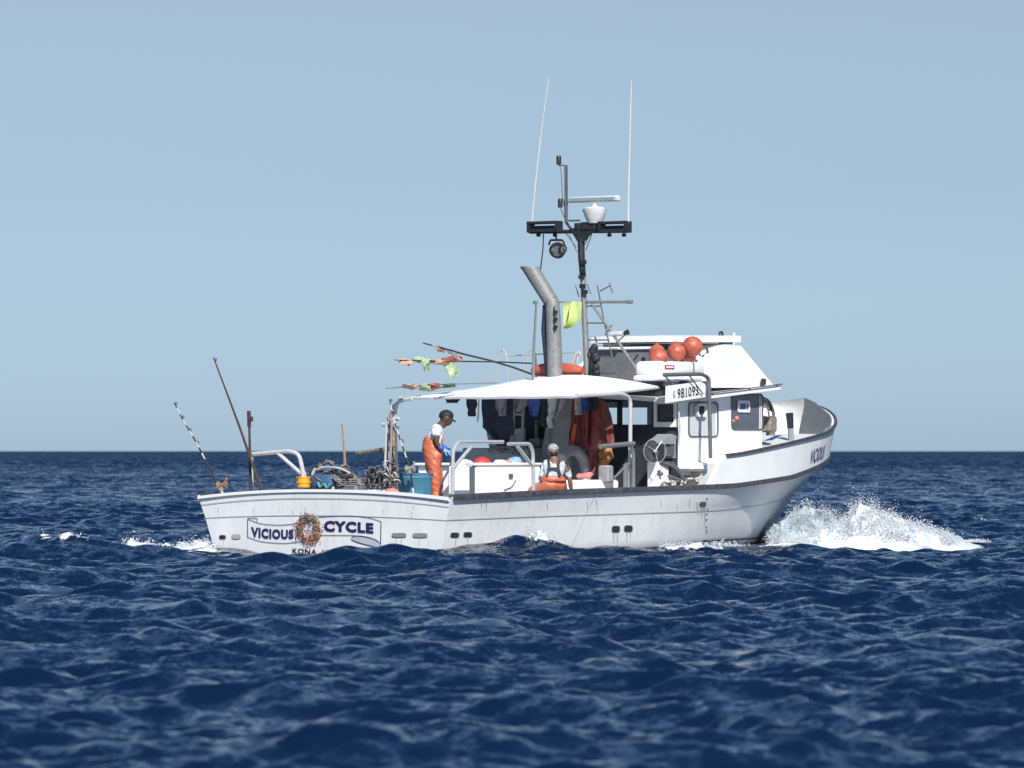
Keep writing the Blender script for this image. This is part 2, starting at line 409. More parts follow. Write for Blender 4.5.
for (cx, cy, w, h, fn, ms) in ((223, 537, 7, 4.5, trans_pt, ('seam', 'black')), (236.5, 536.8, 9, 5, trans_pt, ('seam', 'rust')),
        (399.5, 535.2, 15, 5, trans_pt, ('seam', 'grey')), (420.5, 535.4, 15, 5, trans_pt, ('seam', 'grey')),
        (455, 535, 9, 5.5, side_pt, ('seam', 'dark')), (468, 534.5, 9, 5.5, side_pt, ('seam', 'dark')), (616, 529, 8.5, 7, side_pt, ('seam', 'dark')), (628.5, 528.5, 9, 7, side_pt, ('seam', 'dark')),
        (703, 504, 7, 5, side_pt, ('seam', 'gasket'))):
    sgb = MB(); slot(cx, cy, w, h, fn); sgb.build('scupper', ms, hull, smooth=0)
M['drip'] = mat('rust_drip', (.50,.45,.38), .6, var=.2, vs=30, two=(.66,.63,.58))
def drips(pts, fn):
    rr = random.Random(9)
    for (px, py, L, w) in pts:
        g = MB(); q = [(px+rr.uniform(-.3, .3), py+L*k/5, w*(1-.75*k/5)) for k in range(6)]
        g.grid([[fn(a-c/2, b, .009), fn(a+c/2, b, .009)] for a, b, c in q]); g.build('rust_drip', 'drip', hull, smooth=0)
rr_ = random.Random(4)
drips([(614, 533, 9, 1.2), (617.5, 533, 13, .9), (627, 532, 10, 1.2), (630.5, 532, 7, .8), (702, 507, 12, 1.3), (705, 507, 20, .8), (699, 508, 8, .7), (456, 538, 8, .9), (468, 537, 7, .9)]+[(rr_.uniform(470, 720), rr_.uniform(498, 505), rr_.uniform(4, 12), rr_.uniform(.5, 1.0)) for _ in range(14)], side_pt)
drips([(397, 538, 7, 1), (402, 538, 10, .9), (420, 538, 8, 1), (224, 539.5, 6, .8)]+[(rr_.uniform(215, 435), rr_.uniform(505, 512), rr_.uniform(4, 10), rr_.uniform(.5, 1.0)) for _ in range(9)], trans_pt)
for y_ in (498.5, 509, 514, 519.5, 527, 531): g = MB(); g.ball(side_pt(707+rr_.uniform(-.8, .8), y_, .004), .016, 8, 6); g.build('hull_fitting', 'dark', hull)
# name banner, letters, wreath
def strip(g, pts, w, fn, off=.010, close=False):
    n = len(pts)
    P = []
    for i in range(n):
        a = pts[max(0, i-1)] if not close else pts[i-1]; b = pts[min(n-1, i+1)] if not close else pts[(i+1) % n]
        d = Vector((b[0]-a[0], b[1]-a[1])).normalized(); nrm = Vector((-d.y, d.x))*w/2
        P.append([fn(pts[i][0]+nrm.x, pts[i][1]+nrm.y, off), fn(pts[i][0]-nrm.x, pts[i][1]-nrm.y, off)])
    if close: P.append(P[0])
    g.grid(P)
def smoothl(pts, n=6):
    out = []
    for i in range(len(pts)-1):
        p0, p1, p2, p3 = pts[max(0, i-1)], pts[i], pts[i+1], pts[min(len(pts)-1, i+2)]
        for k in range(n):
            t = k/n; out.append(tuple(.5*((2*p1[j])+(-p0[j]+p2[j])*t+(2*p0[j]-5*p1[j]+4*p2[j]-p3[j])*t*t+(-p0[j]+3*p1[j]-3*p2[j]+p3[j])*t**3) for j in (0, 1)))
    out.append(pts[-1]); return out
g = MB()
strip(g, [(248, 519), (248, 537)], .7, trans_pt)
strip(g, smoothl([(248, 519), (262, 523.7), (280, 525), (298, 523.5)]), .6, trans_pt)
strip(g, smoothl([(248, 537), (262, 541.5), (285, 543.3), (302, 541)]), .6, trans_pt)
strip(g, smoothl([(318, 517.5), (335, 516), (355, 516), (370, 518), (381.5, 521.5)]), .6, trans_pt)
strip(g, [(381.5, 521.5), (381, 545)], .8, trans_pt)
strip(g, smoothl([(319, 535.3), (345, 535.3), (362, 536), (375, 539), (381, 544)]), .6, trans_pt)
strip(g, smoothl([(248, 518.2), (257, 518.4), (257, 521)]), .6, trans_pt)
g.build('banner_outline', 'navyline', hull, smooth=0)
g = MB()
pts = smoothl([(352.5, 537), (362, 536.5), (374, 539.5), (381, 544), (379, 547.3), (368, 545), (357, 541.8), (352, 539.5)], 5)
g.add([trans_pt(a, b, .009) for a, b in pts], [tuple(range(len(pts)))])
g.m = 1; strip(g, pts, .6, trans_pt, .012, close=True)
g.build('banner_curl', ['scroll', 'navyline'], hull, smooth=0)
def text(name, body, fn, mname, parent, bold=.02):
    """fn(u, v) maps text space (u 0..1 across, v 0..1 cap height) to the boat's frame"""
    cu = bpy.data.curves.new(name, 'FONT'); cu.body = body; cu.size = 1; cu.offset = bold; cu.resolution_u = 3; cu.space_character = 1.12
    to = bpy.data.objects.new(name, cu); C.objects.link(to); bpy.context.view_layer.update()
    me = bpy.data.meshes.new_from_object(to.evaluated_get(bpy.context.evaluated_depsgraph_get()))
    bpy.data.objects.remove(to); bpy.data.curves.remove(cu)
    co = [v.co.copy() for v in me.vertices]; x0 = min(c.x for c in co); x1 = max(c.x for c in co); y0 = min(c.y for c in co if True); y1 = max(c.y for c in co)
    me.name = name
    for v, c in zip(me.vertices, co): v.co = fn((c.x-x0)/(x1-x0), (c.y-y0)/(y1-y0))
    me.materials.clear(); me.materials.append(M[mname]); o = bpy.data.objects.new(name, me); C.objects.link(o); o.parent = parent; return o
text('name_lettering', 'VICIOUS', lambda u, v: trans_pt(251.5+u*42.5, 537.0+1.8*u-v*(10.5-1.2*u)-.9*math.sin(u*math.pi)*-1, .013), 'letter', hull, .05)
text('name_lettering', 'CYCLE', lambda u, v: trans_pt(324.5+u*49.5, 531.5+2.0*u*u-v*(11-.6*u), .013), 'letter', hull, .05)
text('home_port_lettering', 'KONA, HI', lambda u, v: trans_pt(293+u*37, 554+2*u-v*6, .013), 'black', hull, .02)
def bowfn(u, v):
    s = .775+.062*u; a = level(4, s); b = level(5, s); z = a.z+(b.z-a.z)*(.20+.42*v); return hullpt(s, z, -1, .02)
text('name_lettering', 'VICIOUS', bowfn, 'letter', hull, .015)
g = MB()
cx, cy = 309.3, 529.2
for i in range(620):
    t = random.uniform(0, 2*math.pi); rr = random.gauss(.72, .17); a = t+random.uniform(-.9, .9)+1.2; L = random.uniform(1.6, 3.4); w = random.uniform(.8, 1.5)
    x = cx+13.6*rr*math.cos(t); y = cy+15.6*rr*math.sin(t); ox = math.cos(a)*L/2; oy = math.sin(a)*L/2; nx = -math.sin(a)*w/2; ny = math.cos(a)*w/2
    of = .014+random.uniform(0, .03); low = y > cy+2
    g.m = random.choice([0,0,1,1,2,2,3,5] if low else [0,1,2,3,3,4,5,5])
    p = [trans_pt(x-ox, y-oy, of), trans_pt(x+nx, y+ny, of+.008), trans_pt(x+ox, y+oy, of), trans_pt(x-nx, y-ny, of+.004)]; g.add(p, [(0,1,2,3)])
for i in range(40):
    t = random.uniform(0, 6.28); rr = random.uniform(0, .5); x = cx+9*rr*math.cos(t); y = cy+10*rr*math.sin(t); g.m = random.choice([4, 4, 6]); d = random.uniform(.4, .9)
    g.add([trans_pt(x-d, y, .012), trans_pt(x, y-d, .013), trans_pt(x+d, y, .012), trans_pt(x, y+d, .013)], [(0,1,2,3)])
M['leiA'] = mat('lei_orange', (.46,.11,.04), .6, var=.3); M['leiB'] = mat('lei_pink', (.30,.09,.06), .6, var=.3)
M['leiC'] = mat('lei_pale', (.55,.32,.2), .6, var=.2); M['leiD'] = mat('lei_dark', (.10,.06,.05), .6); M['leiE'] = mat('lei_green', (.12,.17,.10), .6)
wr = g.build('painted_flower_wreath', ['leiA', 'leiB', 'leiC', 'leiD', 'scroll', 'leiE', 'seam'], hull, smooth=0)

# ------------------------------------------------------------------ wheelhouse
CX0, CX1, CY = 7.9, 10.62, 1.75
cabin = MB()
def wall(g, o, u, v, n, W_, H_, holes, th):
    """panel from o along u (W_) and v (H_) with rectangular holes, thickness along -n"""
    o, u, v, n = map(Vector, (o, u, v, n)); xs = sorted({0, W_}|{h[0] for h in holes}|{h[1] for h in holes}); ys = sorted({0, H_}|{h[2] for h in holes}|{h[3] for h in holes})
    def ishole(a, b): return any(h[0]-1e-6 <= a <= h[1]+1e-6 and h[2]-1e-6 <= b <= h[3]+1e-6 for h in holes)
    for i in range(len(xs)-1):
        for j in range(len(ys)-1):
            if ishole((xs[i]+xs[i+1])/2, (ys[j]+ys[j+1])/2): continue
            p = [o+u*a+v*b for a, b in ((xs[i], ys[j]), (xs[i+1], ys[j]), (xs[i+1], ys[j+1]), (xs[i], ys[j+1]))]
            g.add(p, [(0,1,2,3)]); g.add([q-n*th for q in p], [(3,2,1,0)])
    for h in holes:
        p = [o+u*a+v*b for a, b in ((h[0], h[2]), (h[1], h[2]), (h[1], h[3]), (h[0], h[3]))]; q = [w-n*th for w in p]
        g.add(p+q, [(i, (i+1) % 4, 4+(i+1) % 4, 4+i) for i in range(4)])
zb = 1.28
def zroof(x): return 2.46+.078*(x-7.9)
# starboard wall: window outlines from four corners
def swin(c):
    P = [ony(a, b, -CY) for a, b in c]; xs = [p.x for p in P]; zs = [p.z for p in P]; return min(xs), max(xs), min(zs), max(zs)
w1 = swin([(688.5, 402.5), (717, 436)]); w2 = swin([(731.5, 394.5), (762, 429)])
z_top = 2.62
wall(cabin, (CX0, -CY, zb), (1,0,0), (0,0,1), (0,-1,0), CX1-CX0, z_top-zb, [(w1[0]-CX0, w1[1]-CX0, w1[2]-zb, w1[3]-zb), (w2[0]-CX0, w2[1]-CX0, w2[2]-zb, w2[3]-zb)], .05)
wall(cabin, (CX1, CY, zb), (-1,0,0), (0,0,1), (0,1,0), CX1-CX0, z_top-zb, [(.2, 1.2, .45, 1.15), (1.4, 2.5, .45, 1.15)], .05)
wall(cabin, (CX1, -CY, zb), (0,1,0), (0,0,1), (1,0,0), 2*CY, z_top-zb, [(.2, 1.1, .45, 1.1), (1.3, 2.2, .45, 1.1), (2.4, 3.3, .45, 1.1)], .05)
cab = cabin.build('cabin_wall', 'white', boat, smooth=30)
g = MB()   # lower cabin below the step
g.hexa([(8.75,-CY,.42),(11.3,-CY+.2,1.4),(11.3,CY-.2,1.4),(8.75,CY,.42),(8.75,-CY,zb+.002),(CX1,-CY,zb+.25),(CX1,CY,zb+.25),(8.75,CY,zb+.002)])
g.build('cabin_base', 'white', boat)
# aft bulkhead of the wheelhouse: dark colour holds the roof's shade, with a doorway and a window
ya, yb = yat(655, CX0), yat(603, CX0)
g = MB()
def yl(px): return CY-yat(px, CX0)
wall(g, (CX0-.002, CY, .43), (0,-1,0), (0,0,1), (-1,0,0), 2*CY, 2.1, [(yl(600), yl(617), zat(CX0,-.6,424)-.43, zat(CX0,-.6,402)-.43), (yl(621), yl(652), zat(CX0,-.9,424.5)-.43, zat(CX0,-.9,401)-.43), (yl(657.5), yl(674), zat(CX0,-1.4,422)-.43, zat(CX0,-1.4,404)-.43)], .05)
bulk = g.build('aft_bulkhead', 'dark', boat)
g = MB()
P = [onx(a, b, CX0-.03) for a, b in ((654.5, 401), (677, 401), (677, 427), (654.5, 427))]; Q = [onx(a, b, CX0-.03) for a, b in ((657.5, 404), (674.5, 404), (674.5, 422), (657.5, 422))]
for i in range(4):
    a, b, c, d = P[i], P[(i+1) % 4], Q[(i+1) % 4], Q[i]; g.prism([a, b, c, d], (-.03, 0, 0))
g.build('window_frame', 'white', bulk)
g = MB(); g.prism([onx(a, b, CX0+.02) for a, b in ((657, 403.5), (675, 403.5), (675, 422.5), (657, 422.5))], (-.01, 0, 0)); g.build('window_pane', 'glass', bulk)
# interior: dash, floor
g = MB(); g.box((9.4, 0, 1.0), (2.9, 3.3, .06)); g.box((10.5, 0, 1.3), (.6, 3.2, .55), bev=.03); g.build('cabin_floor', 'dark', cab)
# side windows
def rrect(x0, x1, z0, z1, r, y, n=5, e=0.):
    out = []
    for cx_, cz, a0 in ((x1-r, z1-r, 0), (x0+r, z1-r, 90), (x0+r, z0+r, 180), (x1-r, z0+r, 270)):
        for i in range(n+1):
            a = R(a0+90*i/n); out.append(Vector((cx_+(r+e)*math.cos(a), y, cz+(r+e)*math.sin(a))))
    return out
def frame(g, A, B, dep):   # ring between outlines A and B, proud by dep along -y
    n = len(A); d = Vector((0, -dep, 0)); vs = A+B+[a+d for a in A]+[b+d for b in B]
    g.add(vs, [f for i in range(n) for j in ((i+1) % n,) for f in ((2*n+i, 2*n+j, 3*n+j, 3*n+i), (i, j, 2*n+j, 2*n+i), (n+j, n+i, 3*n+i, 3*n+j))])
for k, w in enumerate((w1, w2)):
    g = MB(); frame(g, rrect(*w, .07, -CY-.002, e=.020), rrect(*w, .07, -CY-.002, e=-.004), .02)
    fr = g.build('side_window', 'gasket', cab)
    g = MB(); g.prism(rrect(*w, .07, -CY+.02, e=.0), (0, .012, 0)); pn = g.build('window_pane', 'pale' if k == 0 else 'glass', fr, smooth=0)
    if k == 0: pn['label'] = 'opaque pane with curtain and reflection in its pale colour'
g = MB()   # small square hatch in the first window
q = swin([(696.5, 406), (703.5, 414.5)])
frame(g, rrect(q[0], q[1], q[2], q[3], .03, -CY+.008, e=.045), rrect(q[0], q[1], q[2], q[3], .03, -CY+.008, e=0), .06)
g.m = 1; g.prism(rrect(*q, .02, -CY-.012), (0, .01, 0)); g.build('small_vent_frame', ['monitor', 'dark'], cab)
g = MB(); q = swin([(740, 402), (747, 411)])
g.box(((q[0]+q[1])/2, -CY+.035, (q[2]+q[3])/2), (q[1]-q[0]+.05, .05, q[3]-q[2]+.05), bev=.01); g.m = 1
g.box(((q[0]+q[1])/2, -CY+.008, (q[2]+q[3])/2), (q[1]-q[0]-.06, .012, q[3]-q[2]-.05))
g.m = 0
q = swin([(737.5, 400.5), (750, 412.5)]); frame(g, rrect(*q, .04, -CY+.006, e=.0), rrect(*q, .04, -CY+.006, e=-.05), .012)
g.build('chart_screen', ['monitor', 'screen'], cab)
g = MB(); g.box(ony(737, 418, -CY+.01), (.10, .03, .07), bev=.01); g.box(ony(733.5, 421, -CY+.01), (.06, .03, .05), bev=.01); g.build('red_gauge', 'pink', cab)
# roof with eaves
g = MB()
def rp(x, y, dz=0): return Vector((x, y, zroof(x)+.09*(1-(y/2)**2)+dz))
xs = [7.35, 7.9, 9, 10, 10.85]; ys = [-2.0+i*.25 for i in range(17)]
g.shell([[rp(x, y, .075) for y in ys] for x in xs], [[rp(x, y) for y in ys] for x in xs])
roof = g.build('cabin_roof', 'white', boat)
g = MB(); a = [Vector((x, -2.03, zroof(x)+.095)) for x in (7.5, 10.85)]; g.tube(a, .012, 6)
for x in (8.6, 9.8, 10.7): g.tube([Vector((x, -1.98, zroof(x)+.06)), Vector((x, -2.03, zroof(x)+.095))], .012, 6)
g.build('eave_rod', 'gasket', roof)
# registration board
bx = [ony(a, b, -2.04) for a, b in ((667.5, 386), (709, 380.5), (709, 396.5), (667, 403))]
g = MB(); g.prism([bx[3], bx[2], bx[1], bx[0]], (0, .04, 0)); rb = g.build('number_board', 'white', roof)
def regfn(u, v):
    p = ony(677.5+u*21, 399-3.6*u-v*10.2, -2.046); return p
text('registration_number', '981093', regfn, 'black', boat, .02)
g = MB(); P = [ony(a, b, -2.046) for a, b in ((673.5, 391), (675.5, 390.5), (674.5, 394), (676, 397), (674, 398.5), (672.8, 395))]; g.add(P, [tuple(range(6))]); g.build('number_mark', 'seam', boat, smooth=0)
# upper fairing over the wheelhouse
g = MB(); prof = [(lambda q: (q.x, q.z))(ony(a, b, -1.86)) for a, b in ((702, 388), (712, 366), (737, 346.5), (741, 346), (775, 387.5))]
L_, R_ = [], []
yp_ = yat(606, 9.8)
for y in [-1.86+(yp_+1.86)/12*i for i in range(13)]:
    k = .05*max(0, 1-((y+.5)/1.4)**2); L_.append([Vector((x+k*1.5*(i >= 3), y, z+k)) for i, (x, z) in enumerate(prof)])
g.grid(L_)
g.add(L_[0], [tuple(range(5))]); g.add(L_[-1], [tuple(reversed(range(5)))])
g.add([L_[0][0], L_[-1][0], L_[-1][1], L_[0][1]], [(0,1,2,3)])
fair = g.build('upper_fairing', 'white', boat, smooth=25)
g = MB(); c = ony(763.5, 382, -1.93); g.box(c, (.10, .08, .12), rot=R(20), bev=.015); g.tube([c, c+Vector((0, .05, -.12))], .02, 6); g.build('navigation_lamp', 'black', fair)
# flybridge shelter: grey aft panel, white top
xa = 8.3; yA, yB = yat(594, xa), yat(656, xa)
g = MB()
zt0, zt1 = zat(xa, -1, 350), zat(xa, -1, 388)
g.hexa([(xa, yB, zt1), (9.3, yB, zt1), (9.3, yA, zt1), (xa, yA, zt1), (xa, yB, zt0), (9.3, yB, zt0+.06), (9.3, yA, zt0+.06), (xa, yA, zt0)])
M['panel'] = mat('grey_panel', (.15,.155,.16), .5, var=.25, vs=2.5, streak=.25, streak_col=(.3,.3,.3))
fly = g.build('flybridge_shelter', 'panel', boat)
g = MB(); zz = zt0+.14; P4 = [(xa-.05, yB-.06), (10.05, yat(741, 10.05)), (10.05, yat(604, 10.05)), (xa-.05, yA+.03)]; g.prism([Vector((x_, y_, zz+.012*(x_-xa))) for x_, y_ in P4], (0, 0, .11))
g.prism([Vector((9.3, yat(650, 9.3), zt0+.0)), Vector((9.9, yat(720, 9.9), zt0+.0)), Vector((9.9, yat(608, 9.9), zt0)), Vector((9.3, yat(603, 9.3), zt0))], (0, 0, .139)); g.box(((xa)/1+.0, (yA+yB)/2, zt0+.035), (.10, yA-yB+.06, .05), bev=.012)
for px in (603.5, 616):
    pass
g.build('shelter_top', 'white', fly)
g = MB(); c = onx(643.5, 359.5, xa-.01); g.box(c, (.02, .06, .08)); g.build('panel_latch', 'black', fly); g = MB(); c = onx(636, 357, xa-.02); g.tube([c+Vector((0,-.04,.05)), c+Vector((0,.04,-.05))], .01, 6); g.build('panel_latch', 'black', fly)
# dark strip along the roof's aft edge
g = MB(); g.prism([onx(a, b, 7.45) for a, b in ((588, 391), (657, 386), (658, 397.5), (588, 399))], (.35, 0, 0)); g.build('roof_edge_strip', 'dark', boat)
# awning
g = MB(); A = []; B = []
XA, XB = 4.42, 7.2; yL, yR = yat(399, XA), yat(572, XA); yL2, yR2 = 1.9, yat(658, XB)
for j in range(13):
    u = j/12; row, low = [], []
    for i in range(25):
        t = i/24; y = (yL*(1-u)+yL2*u)*(1-t)+(yR*(1-u)+yR2*u)*t
        x = XA+(XB-XA)*u; z = zat(XA, 0, 396.2)*(1-u)+zat(XB, 0, 387)*u
        z += (.06+.20*u)*(1-abs(2*t-1)**1.7)*.82*(u**.7)*1.0+.012*math.sin(t*22+u*3)*(1-u)*.3
        row.append(Vector((x, y, z))); low.append(Vector((x, y, z-.035)))
    A.append(row); B.append(low)
g.shell(A, B)
aw = g.build('awning', 'canvas', boat, smooth=50)
g = MB(); g.tube([v+Vector((-.02, 0, -.03)) for v in A[0]], .022, 6)
for i in range(2, 24, 3): g.tube([A[0][i]+Vector((-.04,0,.0)), A[0][i]+Vector((-.04,0,-.05))], .006, 5)
g.tube([r[-1]+Vector((0, -.01, -.03)) for r in A], .022, 6); g.tube([r[0]+Vector((0, .01, -.03)) for r in A], .022, 6); g.build('awning_hem', 'stain', aw)
g = MB()
g.bend([ony(630, 491, -1.95), ony(630.5, 398, -1.95), ony(622, 393.5, -1.95), ony(576, 396, -1.95)], .034, .4)
g.build('awning_post', 'pipe', boat)
g = MB(); P = lambda a, b: onx(a, b, 4.3)
g.bend([P(392.5, 482), P(394, 420), P(396, 404), P(403, 399.5), P(412, 398.5)], .036, .3); g.tube([P(387, 484), P(389.5, 418), P(393.5, 405), P(401, 401)], .018, 6)
g.build('awning_post', 'pipe', boat)
g = MB(); g.bend([onx(500, 489, 7.0)+Vector((0,0,0)), onx(500, 392, 7.0), onx(510, 388, 7.0)], .03, .1); g.build('awning_post', 'pipe', boat)
# engine casing, stack and side pipe
g = MB(); XS = 7.15
def P(a, b, x=XS): return onx(a, b, x)
g.tube([P(555, 462), P(555, 378), P(553.2, 318), P(552.4, 303.5), P(551.2, 300.5)], [.145, .138, .130, .126, .124], 18, cap=False)
a, b = P(551, 301.5), P(529.3, 266.5)
d = (b-a).normalized(); o = len(g.v); n = 18
for k in range(n):
    t = 2*math.pi*k/n; e1 = Vector((0,0,1)).cross(d).normalized(); e2 = Vector((1,0,0))-d*d.x; e2.normalize(); e1 = d.cross(e2)
    q = a+(e1*math.cos(t)+e2*math.sin(t))*.132; g.v.append(q)
for k in range(n):   # top ring cut level
    t = 2*math.pi*k/n; q = a+(e1*math.cos(t)+e2*math.sin(t))*.140; u = (b.z-q.z)/d.z; g.v.append(q+d*u)
for k in range(n): g.f.append((o+k, o+(k+1) % n, o+n+(k+1) % n, o+n+k)); g.mi.append(0)
stack = g.build('exhaust_stack', 'steel', boat, smooth=50)
g = MB(); q = [g_ for g_ in [Vector(v) for v in stack.data.vertices[-1].co[:] and [vv.co for vv in stack.data.vertices][-n:]]]
ctr = sum(q, Vector())/n; g.add([ctr+(v-ctr)*.99-Vector((0,0,.04)) for v in q], [tuple(range(n))]); g.build('stack_mouth', 'black', stack)
g = MB(); g.tube([P(545.5, 305), P(544, 330), P(546, 352), P(548, 378)], .05, 8); g.build('side_hose', 'navy', stack)
g = MB(); g.tube([P(558.5, 306)+Vector((-.13,0,0)), P(559, 332)+Vector((-.13,0,0))], .012, 5)
for y in (312, 319, 327): g.box(P(559.5, y)+Vector((-.12, 0, 0)), (.06, .05, .05))
g.build('stack_bracket', 'black', stack)
g = MB(); g.hexa([P(541, 452, 7.0), P(584, 452, 7.0), P(584, 452, 7.6), P(541, 452, 7.6), P(552, 398, 7.05), P(572, 398, 7.05), P(572, 398, 7.6), P(552, 398, 7.6)]); g.box(P(545, 470, 7.35), (.6, 1.5, .75), bev=.03); g.build('engine_casing', 'grey', boat)
g = MB(); g.tube([P(536.3, 303, 6.8), P(534, 345, 6.8), P(533, 380, 6.8)], [.02, .028, .03], 6); g.box(P(535.3, 302.5, 6.8), (.06, .06, .06)); g.build('whip_pole', 'alu', boat)

# ------------------------------------------------------------------ mast and gear
XM = 7.55
def Q(a, b, dx=0): return onx(a, b, XM+dx)
g = MB(); g.tube([Q(587.2, 392), Q(586.2, 350), Q(584, 305), Q(583, 276)], [.05, .052, .05, .05], 10); mast = g.build('mast', 'steel', boat)
g = MB(); g.tube([Q(583, 277), Q(581.5, 258), Q(581, 236)], [.055, .06, .062], 10)
g.hexa([Q(577.5, 242, -.05), Q(584.5, 242, -.05), Q(584.5, 242, .05), Q(577.5, 242, .05), Q(569, 228, -.06), Q(597, 228, -.06), Q(597, 228, .06), Q(569, 228, .06)])
for y in (262, 271, 277, 286, 292): g.box(Q(583+random.uniform(-3, 3), y, -.06), (.07, .08, .07))
g.tube([Q(574, 233), Q(566, 222), Q(565.5, 200)], .025, 6)
g.build('mast_head', 'black', mast)
g = MB(); g.tube([Q(530, 231.8), Q(628.5, 231)], .035, 8)
for x0, x1 in ((529.5, 560), (600.5, 629)):
    for y, h in ((222.8, .05), (231, .06)):
        a, b = Q(x0, y), Q(x1, y-.5); g.box((a+b)/2, (.18, (a-b).length, h), bev=.01)
    for x in (x0+1.2, x1-1.2): g.box(Q(x, 227), (.18, .05, .19))
    for x in (x0+9, x1-5): g.box(Q(x, 235), (.07, .07, .06), bev=.015)
    a, b = Q(x0+6, 227.5, .04), Q(x1-6, 227, .04); g.box((a+b)/2, (.05, (a-b).length, .06))
g.box(Q(579, 226.5), (.14, .12, .12), bev=.01); g.box(Q(590, 226), (.16, .3, .14), bev=.01)
for a, b in (((569, 234), (577, 252)), ((592, 234), (586, 250)), ((566, 233), (576, 247)), ((590, 234), (584.5, 245))): g.tube([Q(*a), Q(*b)], .008, 5)
g.build('spreader', 'black', mast)
g = MB(); g.bend([Q(543.5, 234), Q(543, 250), Q(541, 266), Q(540, 272)], .012, .1, 5); g.build('aerial_cable', 'black', mast)
g = MB(); g.tube([Q(532, 223), Q(532.4, 214)], .02, 6); g.tube([Q(532.4, 216), Q(536, 178), Q(541.5, 130), Q(548.8, 77)], [.014, .013, .012, .009], 6); g.build('whip_antenna', 'radar', mast)
g = MB(); g.tube([Q(628.3, 222), Q(628.3, 214)], .02, 6); g.tube([Q(628.3, 216), Q(629, 178), Q(630.2, 130), Q(631.4, 79)], [.017, .016, .014, .010], 6); g.build('whip_antenna', 'radar', mast)
for c in ((558.8, 160), (560.3, 203)):
    g = MB(); g.lathe(Q(c[0], c[1]+4.5), [(.035, 0), (.045, .01), (.045, .13), (.035, .16)], 10); g.build('masthead_lamp', 'black', mast)
g = MB(); g.tube([Q(558.8, 165), Q(565, 165.3)], .012, 6); g.tube([Q(565.5, 165), Q(565.8, 200), Q(566.5, 222)], .022, 8); g.tube([Q(567.2, 165), Q(567.4, 222)], .012, 6)
g.bend([Q(560, 166), Q(561.5, 172), Q(562, 190), Q(564, 206)], .008, .1, 5); g.bend([Q(561, 208), Q(563, 214), Q(567, 221)], .012, .1, 5); g.box(Q(574, 220.5), (.1, .2, .03)); g.build('lamp_pole', 'gasket', mast)
g = MB(); pc = Q(594.8, 222); g.lathe(pc-Vector((0,0,.02)), [(.12, 0), (.17, .10), (.2, .2), (.205, .25), (.17, .28), (.06, .29), (.04, .34)], 20)
g.box(Q(589, 211), (.25, .16, .1), bev=.04); rd = g.build('radar_pedestal', 'radar', mast, smooth=45)
g = MB(); a, b = Q(568.5, 199.2), Q(619.5, 199); c = (a+b)/2; g.m = 0; g.box(c, (.10, (a-b).length, .10), bev=.02); g.m = 1; g.box(c+Vector((-.055, .02, 0)), (.012, (a-b).length-.12, .055)); g.build('radar_scanner', ['radar', 'radargrey'], mast)
g = MB(); c = Q(557, 247, -.05)
g.lathe(c+Vector((.08, 0, 0)), [(.06, 0), (.12, .05), (.145, .12), (.145, .17)], 14, axis=(-1, -.3, -.5)); g.tube([Q(556, 236), Q(556.5, 241)], .02, 6)
g.lathe(c+Vector((0, -.07, -.02)), [(.04, 0), (.075, .05), (.08, .1)], 12, axis=(-.4, -1, -.3)); g.bend([Q(549, 245), Q(550, 240), Q(563, 240), Q(565, 246)], .02, .05, 6)
sp = g.build('spotlight', 'black', mast)
g = MB(); g.lathe(c+Vector((.08, 0, 0))+Vector((-1, -.3, -.5)).normalized()*.172, [(.10, 0), (.10, .006)], 14, axis=(-1, -.3, -.5)); g.lathe(c+Vector((0,-.07,-.02))+Vector((-.4,-1,-.3)).normalized()*.10, [(.06, 0), (.06, .006)], 12, axis=(-.4,-1,-.3)); g.m = 1
M['lampdark'] = mat('lamp_reflector', (.03,.03,.03), .4, metal=.2, var=.5, vs=14, two=(.3,.3,.3))
g.build('lamp_glass', ['lampdark', 'lamp'], mast)
g = MB(); g.tube([Q(585, 302), Q(632.5, 301.8)], .025, 8); g.tube([Q(627, 301.8), Q(632.5, 301.8)], .033, 8); g.tube([Q(559, 302), Q(584, 302)], .012, 6); g.build('boom', 'steel', mast)
g = MB(); g.tube([Q(592, 304), Q(617, 340), Q(643, 379)], .026, 8); g.build('mast_strut', 'steel', mast)
g = MB(); g.bend([Q(597.3, 285), Q(604.5, 323), Q(609.5, 345), Q(616, 373)], .014, .1, 6)
for y, a, b in ((306, 586, 601.5), (323, 587, 604.5), (340, 588, 609), (356.5, 589, 612), (373, 590, 616)): g.tube([Q(a, y), Q(b, y)], .014, 6)
for a, b in (((575.5, 285), (579, 297)), ((587.3, 284), (591, 294)), ((609.5, 283), (612.5, 293)), ((600, 291), (609.5, 286)), ((605, 335), (612, 325)), ((614, 345), (627, 333))): g.tube([Q(*a), Q(*b)], .012, 6)
g.build('mast_ladder', 'gasket', mast)
g = MB(); g.tube([Q(611, 334), Q(624, 333.5)], .045, 10); g.m = 1; g.tube([Q(624, 333.5), Q(628, 332)], [.03, .05], 10); g.build('horn', ['radar', 'black'], mast)
g = MB()
for _ in range(9): g.ball(Q(random.uniform(591, 597), random.uniform(345, 375), -.05), .07, 8, 6)
g.tube([Q(594, 350), Q(592, 388)], .07, 8); g.build('winch_motor', 'black', mast)
g = MB(); g.tube([Q(580, 352), Q(508, 356)], .012, 6)
for x0, x1 in ((497, 507.5), (527, 536.5)):
    g.bend([Q(x0, 384), Q(x0+.3, 354), Q((x0+x1)/2, 349), Q(x1-1, 354), Q(x1, 384)], .018, .12, 6)
g.build('awning_rack', 'stain', boat)
g = MB(); g.tube([Q(578, 376), Q(577.5, 352)], .015, 6); g.tube([Q(572, 364), Q(576, 354), Q(580, 353)], .04, 6); g.build('rack_brace', 'pipe', boat)
